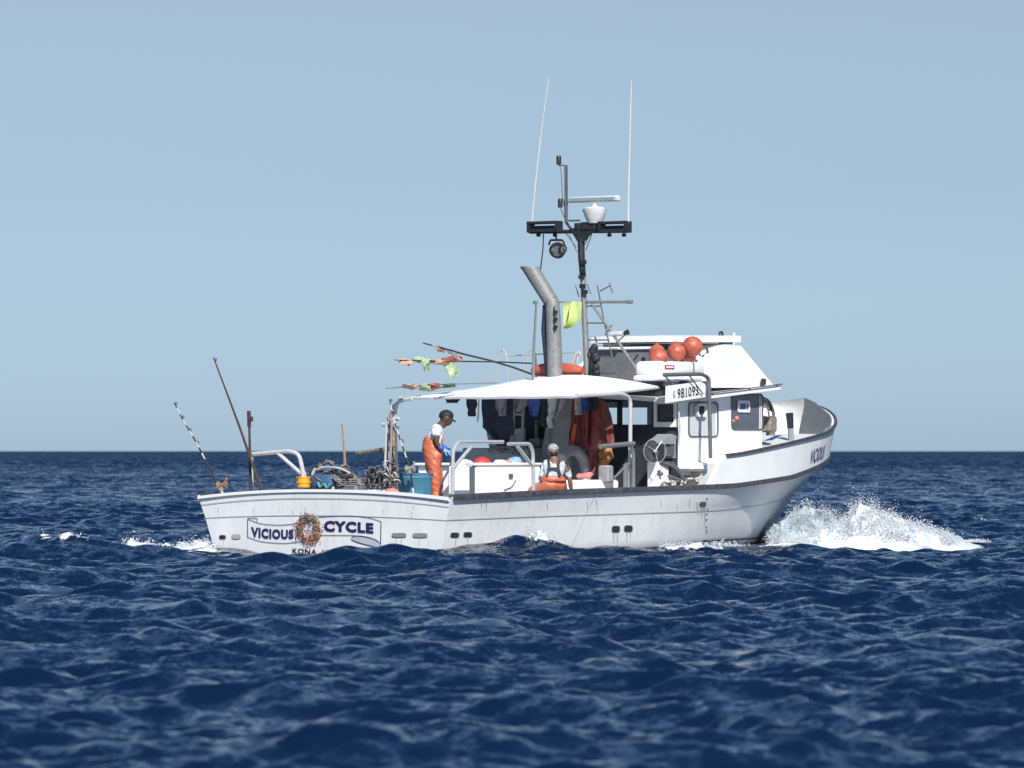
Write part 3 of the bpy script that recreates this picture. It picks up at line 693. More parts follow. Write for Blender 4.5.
# roof rack over the life raft and buoys, bent grey davit pipe
g = MB()
Y = -1.55
def B_(a, b, y=Y): return ony(a, b, y)
g.bend([B_(668, 353, -1.2), B_(705, 349.5, -1.2)], .012, .1, 6)
for x in (681, 704): g.tube([B_(x, 351, -1.2), B_(x, 364, -1.2)], .014, 6)
g.bend([B_(664, 375, -2.12), B_(702, 374, -2.12), B_(709, 378, -2.12), B_(710.5, 458, -2.3)], .034, .25, 8)
g.tube([B_(689, 375, -2.12), B_(703, 394, -2.08)], .012, 6); g.tube([B_(664, 375, -2.12), B_(672, 384, -2.0)], .014, 6)
g.build('side_davit', 'gasket', boat)
g = MB()
for _ in range(14): a = Vector(B_(random.uniform(697, 713), random.uniform(353, 372), -1.4)); b = a+Vector((random.uniform(-.25,.25), random.uniform(-.1,.1), random.uniform(-.15,.15))); g.tube([a, b], .022, 5)
g.build('roof_gear', 'black', boat); g = MB(); g.box(B_(684, 384, -1.95), (.25, .1, .12), rot=R(10), bev=.02); g.build('vent_box', 'black', boat); g = MB(); g.box(B_(666, 392, -1.95), (.1, .1, .1)); g.build('bracket', 'black', boat)
g = MB(); g.bend([B_(719.5, 350, -1.2), B_(719.7, 332, -1.2), B_(722.5, 332, -1.2), B_(723, 341, -1.2)], .022, .05, 6); g.tube([B_(721, 341, -1.2), B_(731, 341, -1.2)], .055, 10); g.build('roof_winch', 'browncloth', boat)
g = MB(); g.tube([B_(733.5, 345, -1.2), B_(733.8, 332.5, -1.2)], .035, 8); g.build('roof_lamp_post', 'radar', boat)

# ------------------------------------------------------------------ bow fittings
g = MB()   # raised aluminium bow plates standing inside the port bulwark
for side in (1, -1):
    G1 = []
    for i in range(19):
        s_ = (.80 if side > 0 else .86)+(.9995-(.80 if side > 0 else .86))*i/18; p = level(5, s_); q_ = ((s_-.56)/.44)**3; e = .085
        up = (.02+.11*min(1, max(0, (s_-.955)/.012))) if side > 0 else (.02+.11*max(0, (s_-.982)/.018))
        G1.append([Vector((p.x-.26, max(0, p.y-e-.20)*side, min(p.z-.2, 1.86))), Vector((p.x-.07, max(0, p.y-e)*side, p.z-.02)), Vector((p.x-.06, max(0, p.y-e+.01)*side, p.z+up))])
    g.shell(G1, [[v+Vector((.02, .02*side, 0)) for v in r] for r in G1])
    if side > 0:
        for k in (9, 12, 14, 16): a_, b_ = G1[k][0], G1[k][2]; g.tube([a_+Vector((-.03, -.03, 0)), b_+Vector((-.02, -.02, 0))], .018, 5)
g.build('bow_plate', 'alu', boat)
g = MB(); c0 = Vector(ony(791.5, 443, -1.2)); top = Vector(ony(789.5, 413, -1.2))
g.tube([c0, c0.lerp(top, .5)], .055, 8); g.m = 1; g.tube([c0.lerp(top, .5), top], [.06, .07], 8); g.build('bow_bitt', ['grey', 'black'], boat)
g = MB(); 
A0 = [ony(772, 426, -1.0), ony(789, 410.5, -1.0), ony(791, 413, -1.0), ony(776, 429, -1.0)]; g.prism(A0, (0, .08, 0)); g.build('bow_brace', 'white', boat)
g = MB(); g.box(ony(766, 424, -1.3), (.35, .3, .30), rot=R(10), bev=.03); g.box(ony(770.5, 430, -1.4), (.12, .12, .2)); 
for i in range(5): g.bend([ony(763, 398+2*i, -1.3), ony(768+i, 399+3*i, -1.2), ony(774, 412+2*i, -1.3), ony(772-i, 428, -1.35)], .014, .3, 6)
g.build('anchor_winch', 'rope', boat)
g = MB()
for i in range(3): g.bend([ony(763, 397.5+2*i, -1.32), ony(769+i, 400+3*i, -1.25), ony(775-i, 413+2*i, -1.32), ony(774-i, 424, -1.35)], .016, .3, 6)
g.build('deck_hose', 'black', boat)
# ------------------------------------------------------------------ rails of the working deck
def rails(name, lst, r, m='stain'):
    g = MB()
    for y, pts in lst: g.bend([ony(a, b, y) for a, b in pts], r, .22, 8)
    return g.build(name, m, boat)
rails('side_rail', [(-2.35, [(452.5, 497), (453, 450), (458, 441.8), (503, 442)]), (-2.35, [(453.5, 468), (471, 447)])], .030)
rails('side_rail', [(-2.3, [(508, 444), (530, 443.8), (533, 452), (533.5, 493)]), (-2.3, [(517, 446), (532.5, 466)])], .030)
rails('side_rail', [(-2.1, [(603, 446), (633.5, 444), (633.5, 492)])], .03, 'alu')
g = MB(); g.tube([ony(600, 446.5, -2.1), ony(634, 443.5, -2.1)], .04, 8); g.tube([ony(626, 464, -2.0), ony(634, 466, -2.0)], .025, 6); g.tube([ony(614, 478, -2.0), ony(626, 466, -2.0)], .02, 6); g.tube([ony(625.5, 491, -2.0), ony(625.5, 464, -2.0)], .04, 8); g.build('rail_bracket', 'alu', boat)
g = MB(); g.bend([onx(250, 454.5, .7), onx(289, 451, .7), onx(299, 454, .7), onx(303.5, 474, .7)], .036, .25, 8); g.bend([onx(277, 452.5, .7), onx(301.5, 474, .7)], .034, .1, 8)
g.tube([onx(303.5, 472, .7), onx(304, 491, .7)], .05, 8); g.tube([onx(251, 453, .7), onx(251.5, 489, .7)], .035, 8); g.build('stern_rail', 'pipe', boat)
# deck boxes
def dbox(name, px0, px1, py0, y, dep, m, base=.45):
    x0, x1 = xat(px0, y), xat(px1, y); z = zat((x0+x1)/2, y, py0); g = MB(); g.box(((x0+x1)/2, y+dep/2, (z+base)/2), (x1-x0, dep, z-base), bev=.03); return g, z
g, z = dbox('', 476, 541, 465.5, -1.0, 1.2, 'white'); g.box((xat(508, -1), -.4, z+.02), (xat(541, -1)-xat(474, -1)+.06, 1.26, .05), bev=.02); fb_ = g.build('fish_hold_box', 'white', boat)
g = MB(); g.prism([ony(a, b, -1.012) for a, b in ((463.5, 468), (475, 468), (475, 496), (463.5, 496))], (0, .3, 0)); g.build('box_end_locker', 'gasket', fb_)
g = MB(); g.box(ony(511, 476, -1.02), (.10, .02, .07)); g.bend([ony(516, 480, -1.02), ony(512, 487, -1.02), ony(504, 490, -1.02)], .008, .1, 5); g.build('box_latch', 'gasket', fb_)
g, z = dbox('', 541, 619, 480, -1.05, 1.0, 'white'); g.build('deck_locker', 'white', boat)
g = MB(); g.box(ony(459, 487, -1.5), (.5, .1, .7), bev=.03); g.bend([ony(455, 476, -1.4), ony(463, 462, -1.4), ony(470, 464, -1.4)], .06, .1, 8); g.build('bait_table', 'white', boat)
# ladder, dark frames etc. behind the clothes
g = MB()
def K(a, b, x=7.3): return onx(a, b, x)
for x in (514, 523.5): g.tube([K(x, 398), K(x-1, 445)], .03, 6)
for y in (414.5, 434): g.tube([K(512.5, y), K(524, y)], .022, 6)
g.prism([K(507, 430), K(524, 428), K(524, 443), K(505, 443)], (.05, 0, 0)); g.prism([K(486, 430), K(494, 428), K(502, 452), K(490, 452)], (.05, 0, 0))
g.build('casing_ladder', 'pipe', boat)
g = MB(); g.prism([K(496, 395, 7.75), K(600, 395, 7.75), K(600, 480, 7.75), K(496, 480, 7.75)], (.04, 0, 0)); g.build('inner_bulkhead', 'grey', boat)
g = MB(); g.prism([K(514, 406, 7.6), K(541, 406, 7.6), K(541, 440, 7.6), K(514, 440, 7.6)], (.06, 0, 0)); g.build('galley_window', 'dark', boat)
g = MB(); g.bend([K(536.5, 420, 7.5), K(536.5, 439, 7.5), K(541, 443, 7.5)], .03, .1, 6); g.box(K(536, 442, 7.45), (.1, .25, .12)); g.build('window_shelf', 'greycloth', boat)
g = MB(); g.box(K(503, 458, 6.9), (.5, 1.4, .35), bev=.02); g.build('sink_unit', 'grey', boat)
g = MB()
for i in range(16):
    a = K(random.uniform(496, 522), random.uniform(444, 452), 6.6); g.tube([a, a+Vector((random.uniform(-.1,.1), random.uniform(-.15,.15), random.uniform(-.1,.1)))], .03, 6)
g.build('deck_tackle', 'steel', boat)
g = MB(); 
pts = [ony(572+14*math.cos(R(a)), 473-23*math.sin(R(a)), -.6) for a in range(140, -31, -10)]
g.tube(pts, .095, 10); g.build('ventilation_hose', 'grey', boat)
# hauler reel and side machinery
g = MB(); c = ony(655, 451, -2.15); r_ = .19
ring = [c+Vector((math.cos(t)*r_*1.0, math.cos(t)*-.1, math.sin(t)*r_*1.12)) for t in [2*math.pi*i/28 for i in range(29)]]
g.tube(ring, .005, 6)
for t in (0.9, 2.6, 5.0): g.tube([c, c+Vector((math.cos(t)*r_, -math.cos(t)*.1, math.sin(t)*r_*1.12))], .006, 5)
g.box(c, (.06, .06, .06), bev=.01); g.build('hauler_rim', 'stain', boat)
g = MB(); g.lathe(c+Vector((.0, .05, 0)), [(.182, 0), (.182, .04), (.05, .06), (.05, .2)], 24, axis=(.1, 1, 0)); g.build('hauler_drum', 'rub', boat)
g = MB(); g.hexa([ony(666, 458, -1.95), ony(676, 458, -1.95), ony(676, 458, -1.8), ony(666, 458, -1.8), ony(666, 446, -1.95), ony(676, 444, -1.95), ony(676, 440, -1.8), ony(668, 440, -1.8)])
g.prism([ony(660, 444, -2.03), ony(672, 434, -2.03), ony(677, 436, -2.03), ony(675, 444, -2.03)], (0, .3, 0)); g.build('hauler_casing', 'grey', boat)
g = MB(); g.box(ony(669, 452, -2.02), (.30, .03, .16), bev=.01)
for i in range(5): g.bend([ony(660+i*3, 462, -2.05), ony(672+i*2, 466+i, -2.1), ony(684, 478+i*2, -2.1), ony(697, 485, -2.2)], .018, .2, 6)
for i in range(10): a = ony(random.uniform(660, 700), random.uniform(474, 487), -2.1); g.tube([a, a+Vector((random.uniform(-.2,.2), random.uniform(-.1,.1), random.uniform(-.05,.08)))], .03, 6)
g.build('hydraulic_hoses', 'gasket', boat)
g = MB()
for i in range(26): a = ony(random.uniform(664, 700), random.uniform(479, 488), -2.1); g.tube([a, a+Vector((random.uniform(-.15,.15), random.uniform(-.1,.1), random.uniform(-.03,.05)))], .022, 6)
g.build('coiled_line', 'paleRope', boat)
g = MB(); g.box(ony(658, 478, -1.9), (.32, .25, .55), bev=.02); g.build('side_locker', 'white', boat)
g = MB(); g.box((8.35, -1.9, 1.30), (.95, .3, .10), bev=.05); g.hexa([(7.95,-1.76,1.18),(8.75,-1.76,1.18),(8.75,-1.5,1.18),(7.95,-1.5,1.18),(7.95,-1.76,1.32),(8.75,-1.76,1.32),(8.75,-1.5,1.32),(7.95,-1.5,1.32)]); g.build('cabin_step', 'white', boat)
g = MB(); g.bend([ony(676.5, 408, -1.82), ony(678.5, 409, -1.85), ony(680, 428, -1.85), ony(678.5, 447, -1.82)], .02, .05, 6); g.build('grab_handle', 'pipe', boat)

# ------------------------------------------------------------------ loose things aboard
def drape(rows, x, m, name, label, cat, group=None, th=.05, fold=.05, nf=4, seed=0):
    """a hanging cloth: rows of (py, px_left, px_right) in the athwartship plane at x"""
    r2 = random.Random(seed); ph = [r2.uniform(0, 6.28) for _ in range(4)]
    A, B = [], []; nr = 14; nc = 13; ys = [r[0] for r in rows]
    for j in range(nr):
        py = ys[0]+(ys[-1]-ys[0])*j/(nr-1); l = np.interp(py, ys, [r[1] for r in rows]); q = np.interp(py, ys, [r[2] for r in rows]); a, b = [], []
        for i in range(nc):
            t = i/(nc-1); px = l+(q-l)*t; p = onx(px, py, x)
            w = fold*(.3+.7*j/nr)*(math.sin(t*nf*3.1+ph[0]+j*.12)+.5*math.sin(t*nf*6.7+ph[1]-j*.2)+.4*math.sin(j*.9+ph[2]+t*3))
            e = th*math.sin(math.pi*(i+.35)/(nc-.3))
            a.append(p+Vector((w-e, 0, 0))); b.append(p+Vector((w+e, 0, 0)))
        A.append(a); B.append(b)
    g = MB(); g.shell(A, B); base = onx((rows[0][1]+rows[0][2])/2, rows[0][0], x)
    return solo(g, name, m, base, label, cat, group, 60)
GC = 'clothes hung under the awning'
drape([(396.5,444.5,459),(400,445,459),(403,446.5,456)], 4.7, 'navy', 'hanging_cloth', 'small dark rag hung highest and farthest left on the awning edge', 'cloth', GC, seed=1, nf=2)
drape([(397.5,466,477),(405,467,477),(414,467.5,475),(416.5,469,474)], 5.0, 'navy', 'hanging_shorts', 'small navy shorts hanging alone against the sky under the awning', 'shorts', GC, seed=2, nf=2)
drape([(397,478,479.6),(415,477.5,479),(422,477,478)], 5.0, 'palecloth', 'hanging_strap', 'thin pale strap dangling beside the navy shorts', 'strap', GC, seed=3, fold=.01, th=.01)
drape([(397,481,512),(410,481,511),(428,482.5,511),(431,487,510),(446,497,508)], 5.6, 'navy', 'hanging_jacket', 'big navy jacket hung at the left of the row of clothes', 'jacket', GC, seed=4)
drape([(398,496,507),(407,497,506),(416,500,505)], 5.4, 'greycloth', 'hanging_shirt', 'crumpled grey shirt hung over the big navy jacket', 'shirt', GC, seed=5)
drape([(397,505,514),(415,506,513),(436,507,512)], 5.8, 'browncloth', 'hanging_trousers', 'dark brown trousers hung right of the big navy jacket', 'trousers', GC, seed=6)
drape([(397,512,528),(404,513,526),(412,516,521)], 5.8, 'greycloth', 'hanging_towel', 'dull grey towel bunched over the ladder under the awning', 'towel', GC, seed=7)
drape([(397.5,527,540),(404,528,539),(412,530,538.5),(416.5,533,538)], 5.8, 'blue', 'hanging_towel', 'bright blue towel hung in the middle of the awning edge', 'towel', GC, seed=8)
drape([(397.5,539,548),(410,539,547.5),(422,540,548),(427,543,547)], 5.9, 'green', 'hanging_shirt', 'dark green shirt hung between the blue towel and the grey net', 'shirt', GC, seed=9)
drape([(397.5,548,557),(408,549,556),(418,549,553)], 5.9, 'palecloth', 'hanging_net', 'pale grey net bag hung right of the dark green shirt', 'net bag', GC, seed=10)
drape([(397.5,556,568),(405,556,566),(415,557,561),(420,557,560)], 6.0, 'greycloth', 'hanging_net', 'mid grey net hung in front of the grey engine casing', 'net', GC, seed=11)
drape([(418,546.5,551),(428,549,553)], 5.9, 'palecloth', 'work_glove', 'pale work glove pegged below the green shirt', 'glove', GC, seed=12, fold=.02)
drape([(397,574,581),(405,575.5,581),(415,577,580.5)], 6.4, 'palecloth', 'hanging_gloves', 'pale greenish gloves hung beside the small blue cloth', 'gloves', GC, seed=13)
drape([(396,580,589),(404,581.5,588.5),(412,583,588)], 6.3, 'blue', 'hanging_cloth', 'small blue cloth hung above the brown red oilskins', 'cloth', GC, seed=14)
drape([(396,588,598),(405,590,597),(411,591,596)], 6.3, 'navy', 'hanging_hat', 'dark hat hung above the largest brown red oilskin jacket', 'hat', GC, seed=15)
def jacket(x, rows, sleeveL, sleeveR, label, seed, m='oilred', name='oilskin_jacket', cat='jacket'):
    t = thing(name, tuple(onx((rows[0][1]+rows[0][2])/2, rows[0][0], x)), label, cat, 'oilskins hung under the awning')
    base = onx((rows[0][1]+rows[0][2])/2, rows[0][0], x)
    def part(nm, rws, sd, dx):
        o = drape(rws, x+dx, m, nm, None, None, seed=sd, th=.07, fold=.045, nf=3)
        w = Matrix.Translation(onx((rws[0][1]+rws[0][2])/2, rws[0][0], x+dx)-base); o.location = w.translation; o.rotation_euler = (0, 0, 0); o.parent = t; return o
    part('body', rows, seed, 0)
    for k, s_ in enumerate((sleeveL, sleeveR)):
        if s_: part('sleeve', s_, seed+k+1, -.06)
    return t
jacket(6.6, [(403,573,581),(415,571,584),(435,571,585),(453,572,583)], [(420,573,577.5),(432,571,575.5),(448,569.5,574)], None, 'brown red oilskin jacket with an orange sleeve, left of the pair', 20)
drape([(424,574,577),(436,571.5,575.5),(446,570,574)], 6.45, 'orange', 'orange_sleeve', 'narrow orange sleeve dangling in front of the left oilskin jacket', 'sleeve', seed=33, fold=.02)
jacket(6.5, [(398,597,602),(403,590,606),(420,586,607),(440,585,608),(449,587,603)], [(410,585,590),(430,584,589),(446,584.5,589)], [(404,601,607),(425,606,612),(443,607,613)], 'largest brown red oilskin jacket, hung next to the white awning post', 24)
jacket(6.8, [(450,584,598),(460,585,597),(475,586,596)], None, None, 'brown red oilskin trousers hanging below the largest jacket', 28, name='oilskin_trousers', cat='trousers')
jacket(6.9, [(448,598,612),(458,598,612),(466,599,604)], None, None, 'ochre yellow oilskin trousers below the jacket cuffs', 30, m='ochre', name='oilskin_trousers', cat='trousers')
g = MB(); g.box(onx(584, 476, 6.3), (.14, .26, .09), rot=R(15), bev=.03); g.box(onx(588, 474.5, 6.35), (.12, .2, .08), rot=R(-25), bev=.03); solo(g, 'deck_boots', 'pink', onx(585, 478, 6.3), 'pinkish pair of boots lying on the low white locker', 'boots')
g = MB(); g.box(onx(606, 474, 6.7), (.2, .22, .3), bev=.03); solo(g, 'plastic_jug', 'greycloth', onx(606, 479, 6.7), 'grey plastic jug behind the low white locker', 'jug')

# buoys on the roof
GB = 'orange buoys on the wheelhouse roof'
for (px, py, r_, y, lab) in ((692.5, 346.5, 10.3, -1.55, 'largest and highest orange red ball buoy on the roof rack'), (676.5, 352, 9.2, -1.5, 'orange red ball buoy in the middle of the roof row'),
        (657, 352.5, 8.2, -1.4, 'pointed orange red buoy at the left end, behind another'), (658.5, 358, 9.5, -1.62, 'low orange red buoy nearest the left, half sunk behind the raft canister'), (688, 357, 8.2, -1.4, 'darker orange red buoy tucked under the largest one')):
    c = ony(px, py, y); rr = r_*88/F
    t = thing('ball_buoy', tuple(c-Vector((0,0,rr))), lab, 'buoy', GB); g = MB(); g.ball((0,0,rr), rr, 20, 14); g.build('ball', 'buoy', t, smooth=80)
    g = MB(); d = Vector((.1, .05, 1)).normalized() if px < 690 else Vector((.6, .3, -.7)).normalized(); g.lathe(Vector((0,0,rr))+d*rr*.96, [(rr*.28, 0), (rr*.22, rr*.12), (rr*.1, rr*.22)], 10, axis=d); g.build('rope_eye', 'buoy', t)
# life raft canister
c = ony(670.5, 371, -1.55); hw = .60
t = thing('life_raft_canister', tuple(c), 'white life raft canister with a small red label on the roof edge', 'life raft', None)
g = MB(); g.box((0, 0, .03), (1.5, .5, .26), bev=.05); g.box((0, 0, -.13), (1.56, .54, .10), bev=.03); g.build('canister', 'white', t, smooth=60)
g = MB(); g.box((.35, -.254, .04), (.03, .01, .22)); g.box((.35, 0, .164), (.03, .5, .008)); g.build('strap', 'gasket', t)
g = MB(); g.box((-.42, -.255, .06), (.30, .008, .07)); g.m = 1; g.box((-.42, -.260, .06), (.22, .006, .028)); g.build('warning_label', ['red', 'white'], t)
# orange lifebuoy rolls behind the stack
g = MB(); pts = [onx(533+50*i/10, 371-1.5*math.sin(i/10*3.14), 7.4) for i in range(11)]; g.tube(pts, [.07, .10, .115, .11, .10, .115, .12, .11, .10, .09, .06], 12); solo(g, 'rolled_float', 'buoy', tuple(pts[5]), 'long orange red rolled float lying behind the exhaust stack', 'float', smooth=70)
# flag poles lying over the awning
def flagpole(pts, y, flags, label, r=.014, m='gasket', cloth_seed=0):
    P = [ony(a, b, y) for a, b in pts]; base = P[-1]; t = thing('flag_pole', tuple(base), label, 'flag pole', 'marker flag poles racked above the awning')
    g = MB(); g.tube([p-base for p in P], [r*.6]+[r]*(len(P)-1), 6); g.build('pole', m, t)
    rr = random.Random(cloth_seed)
    for (poly, mm) in flags:
        cx = sum(p[0] for p in poly)/len(poly); cy = sum(p[1] for p in poly)/len(poly); n = len(poly); V = []
        g = MB()
        pa = [ony(a, b, y)-base+Vector((0, rr.uniform(-.05, .05), 0)) for a, b in poly]; ce = ony(cx, cy, y)-base+Vector((0, -.06, 0))
        mid = [(pa[i]+pa[(i+1) % n])/2+Vector((0, rr.uniform(-.05, .05), rr.uniform(-.015, .015))) for i in range(n)]
        ringp = [q for i in range(n) for q in (pa[i], mid[i])]; k = len(ringp); d = Vector((0, .012, 0))
        inner = [(q+ce)/2+Vector((0, rr.uniform(-.05, .05), 0)) for q in ringp]
        g.add(ringp+inner+[ce], [(i, (i+1) % k, k+(i+1) % k, k+i) for i in range(k)]+[(k+i, k+(i+1) % k, 2*k) for i in range(k)])
        g.add([q+d for q in ringp+inner+[ce]], [(k+i, k+(i+1) % k, (i+1) % k, i) for i in range(k)]+[(2*k, k+(i+1) % k, k+i) for i in range(k)])
        g.build('flag', mm, t, smooth=60)
    return t
flagpole([(423, 343), (440, 347.5), (465, 354.5), (490, 360.5), (512, 367), (534, 375)], .8, [([(430,345),(436,345),(442,350),(444,353),(438,352)], 'salmon'), ([(446,350),(452,352),(458,358),(460,361),(454,356)], 'palecloth')], 'dark pole with the highest tip, sloping down to the right', .018, 'black', 1)
flagpole([(395, 360), (430, 361), (470, 361.5), (500, 362), (534, 363.5)], .9, [([(400,359),(411,358.5),(412,363),(407,366),(401,364)], 'salmon'), ([(414,358),(422,356.5),(431,359),(429,363),(428,371),(424,372),(421,364)], 'limepale'), ([(431,360),(442,360),(447,363),(442,365),(432,364)], 'salmon'), ([(441,358),(461,355.5),(460,361),(450,363),(441,361)], 'flagred'), ([(444,362.5),(450,362),(459,373),(456,377),(450,379)], 'limepale')], 'level pole hung with salmon and green rags', .014, 'black', 2)
flagpole([(386, 388.5), (402, 387), (440, 384.5), (480, 383.5), (498, 383)], .6, [([(402,384),(416,383.5),(422,387),(413,390),(403,388)], 'salmon'), ([(418,384),(432,384),(430,392),(425,391),(421,388)], 'limepale'), ([(428,384),(442,383),(443,388),(434,391),(429,389)], 'flagred'), ([(441,384),(458,383.5),(455,387),(442,388)], 'flaggreen')], 'lowest pole just above the awning, wrapped in red, salmon and green cloth', .012, 'alu', 3)
# lime flag tied to the mast
A, B = [], []
for j in range(10):
    u = j/9; py = 301.5+u*27; l = np.interp(py, [301, 305, 318, 328.5], [566.5, 563.5, 562.5, 563]); q = np.interp(py, [301, 318, 324, 328.5], [581, 580, 576, 566]); a = []
    for i in range(11):
        v = i/10; a.append(onx(l+(q-l)*v, py, 7.4)+Vector((.05*math.sin(v*7+u*2)-.03*math.cos(v*13), 0, 0)))
    A.append(a); B.append([p+Vector((.015, 0, 0)) for p in a])
g = MB(); g.shell(A, B); solo(g, 'signal_flag', 'lime', tuple(A[0][5]), 'bright lime yellow flag tied beside the mast', 'flag', smooth=60)

# fishing rods
def rod(pts, x, r0, r1, label, band=False, reel=None, reelm='gold', guides=0, rm='black'):
    P = [onx(a, b, x) for a, b in pts]; base = P[-1]; t = thing('fishing_rod', tuple(base), label, 'fishing rod', 'big game fishing rods')
    P = [p-base for p in P]; n = 24; dist = [0]
    for a, b in zip(P, P[1:]): dist.append(dist[-1]+(b-a).length)
    def at(u):
        d = u*dist[-1]; i = max(k for k in range(len(dist)-1) if dist[k] <= d+1e-9); f = (d-dist[i])/(dist[i+1]-dist[i]); return P[i].lerp(P[i+1], f)
    g = MB(); bk = 16
    if band:
        for k in range(bk):
            g.m = 1 if (k % 2 and k < 10) or k == 15 else 0; a, b = at(k/bk), at((k+1)/bk); g.tube([a, b], [r0+(r1-r0)*k/bk, r0+(r1-r0)*(k+1)/bk], 6)
    else: g.tube([at(k/n) for k in range(n+1)], [r0+(r1-r0)*k/n for k in range(n+1)], 6)
    g.build('blank', [rm, 'rodwhite'], t)
    for k in range(guides):
        u = .02+.72*k/max(1, guides-1); p = at(u); g = MB(); rr = .018+.014*u; c = p+Vector((0, -.03, .01))
        g.tube([c+Vector((0, math.cos(a)*rr, math.sin(a)*rr)) for a in [2*math.pi*i/10 for i in range(11)]], .006, 5); g.tube([p, c+Vector((0, -.0, -rr))], .006, 5); g.build('line_guide', 'black', t)
    if reel:
        q = onx(reel[0], reel[1], x)-base; g = MB(); ax = Vector((.25, -1, .1)).normalized(); w = reel[2]
        g.lathe(q-ax*w*1.1, [(.03, 0), (w, .01), (w, .035), (w*.55, .04), (w*.55, w*2.0), (w, w*2.0+.005), (w, w*2.0+.03), (.03, w*2.0+.04)], 16, axis=ax)
        g.tube([q+ax*w*1.2, q+ax*w*1.2+Vector((0,0,.09))], .01, 5); g.ball(q+ax*w*1.25+Vector((0,0,.09)), .022, 8, 6); g.build('reel', reelm, t)
        g = MB(); g.box(q-Vector((0,0,w*.9)), (.05, .08, .06), bev=.01); g.build('reel_seat', 'silver', t)
    return t
rod([(174, 402.5), (183, 420), (196, 442), (207, 463), (218, 484), (223, 494)],   .35, .008, .020, 'black and white banded rod at the far left of the stern with a gold reel', True, (221.5, 485, .068), 'gold', 6)
rod([(213.5, 357.5), (225, 388), (240, 428), (252, 463), (262, 491)], .5, .012, .030, 'longest plain dark rod leaning left over the stern', False, None, guides=2, rm='browncloth')
rod([(389.5, 399), (395, 424), (402, 445), (408, 462), (411.5, 478), (413.5, 494)], .6, .008, .020, 'black and white rod by the blue tub with a silver reel', True, (409.5, 468.5, .062), 'silver', 6)
g = MB(); g.tube([onx(248.8, 411, .6), onx(249.3, 427, .6)], .035, 6); g.tube([onx(249.3, 425, .6), onx(250.8, 492, .6)], [.02, .03], 6); g.box(onx(251, 419, .6), (.05, .05, .08)); solo(g, 'gaff_pole', 'browncloth', tuple(onx(250.8, 492, .6)), 'short upright dark pole with a thick top beside the longest rod', 'pole')
g = MB(); g.tube([onx(342, 424, 1.0), onx(344, 447, 1.0), onx(346.5, 488, 1.0)], [.012, .02, .028], 6); solo(g, 'boat_hook', 'wood', tuple(onx(346.5, 488, 1.0)), 'tan wooden pole standing upright behind the rope pile', 'pole')
g = MB(); g.tube([onx(356.5, 453.5, .9), onx(395, 448, .9)], [.03, .045], 7); solo(g, 'tarred_spar', 'rope', tuple(onx(395, 448, .9)), 'dark spar lying level, pointing left from the bundle of stakes', 'spar')
GS = 'stakes bundled at the awning post'
for k, (a, b, r_, m_, lab) in enumerate((((388.5, 417), (387, 485), .022, 'grey', 'grey stake at the left of the bundle'), ((390.5, 413), (391, 488), .024, 'wood', 'tallest brown wooden stake in the middle of the bundle'), ((393, 424), (394.5, 487), .032, 'wood', 'thick wooden stake at the right of the bundle'))):
    g = MB(); A_, B_2 = onx(*a, .8+.05*k), onx(*b, .8+.05*k); g.tube([A_, (A_+B_2)/2+Vector((0, .01, 0)), B_2], r_, 6); solo(g, 'wooden_stake', m_, tuple(B_2), lab, 'stake', GS)
g = MB(); g.box(onx(383.5, 424.5, .75), (.06, .10, .05), bev=.02); g.tube([onx(382, 426, .75), onx(398.5, 417.5, .75)], .025, 6); g.box(onx(397.5, 419, .75), (.05, .09, .05), bev=.02); solo(g, 'white_float_line', 'radar', tuple(onx(391, 421, .75)), 'white line with small floats tied across the stakes', 'float line')
# tangle beside the stakes
g = MB(); g.ball(onx(331, 483, .85), (.34, .42, .30), 16, 10, f=lambda q: 1+.12*math.sin(q.x*9+q.y*7)); solo(g, 'blue_bag', 'tarp', tuple(onx(322, 492, .85)), 'blue bag under the brown rope pile on the stern', 'bag', smooth=70)
g = MB(); rr = random.Random(3)
for k in range(70):
    c = onx(rr.uniform(318, 346), 0, .8+rr.uniform(-.15, .2)); u = abs((xat(0, 0)*0+ (rr.random())))
    px_ = rr.uniform(317, 347); top_ = 464+8*abs((px_-332)/15)**2; c = onx(px_, rr.uniform(top_+3, 487), .8+rr.uniform(-.15, .2)); ra, rb = rr.uniform(.05, .17), rr.uniform(.02, .06)
    ax = Matrix.Rotation(rr.uniform(-.7, .7), 3, 'X') @ Matrix.Rotation(rr.uniform(-.6, .6), 3, 'Y') @ Matrix.Rotation(rr.uniform(0, 3), 3, 'Z'); g.m = rr.choice([0, 0, 1])
    n_ = rr.randint(9, 16); g.tube([c+ax @ Vector((ra*1.3*math.cos(i*.5), ra*math.sin(i*.5), rb*math.sin(i*.9+k))) for i in range(n_)], .014*rr.uniform(.7, 1.3), 5)
solo(g, 'rope_pile', ['rope', 'browncloth'], tuple(onx(332, 488, .8)), 'tangled heap of brown rope on the stern', 'rope', smooth=60)
g = MB(); 
for k in range(3): g.tube([onx(a, b+k*1.5, .55) for a, b in smoothl([(315, 468), (312, 474), (314, 480), (320, 482), (326, 480), (331, 484), (334, 489)], 4)], .015, 6)
g.tube([onx(a, b, .55) for a, b in smoothl([(315, 470), (325, 467), (337, 468), (346, 471), (350, 474)], 4)], .018, 6); solo(g, 'pale_rope', 'paleRope', tuple(onx(318, 489, .55)), 'pale rope looped over the front of the rope pile', 'rope')
g = MB(); g.tube([onx(a, b, .5) for a, b in smoothl([(318, 482), (320, 487), (324, 484), (327, 488), (330, 484)], 4)], .02, 6); solo(g, 'teal_rope', 'tealRope', tuple(onx(322, 489, .5)), 'short teal rope end beside the yellow basket', 'rope')
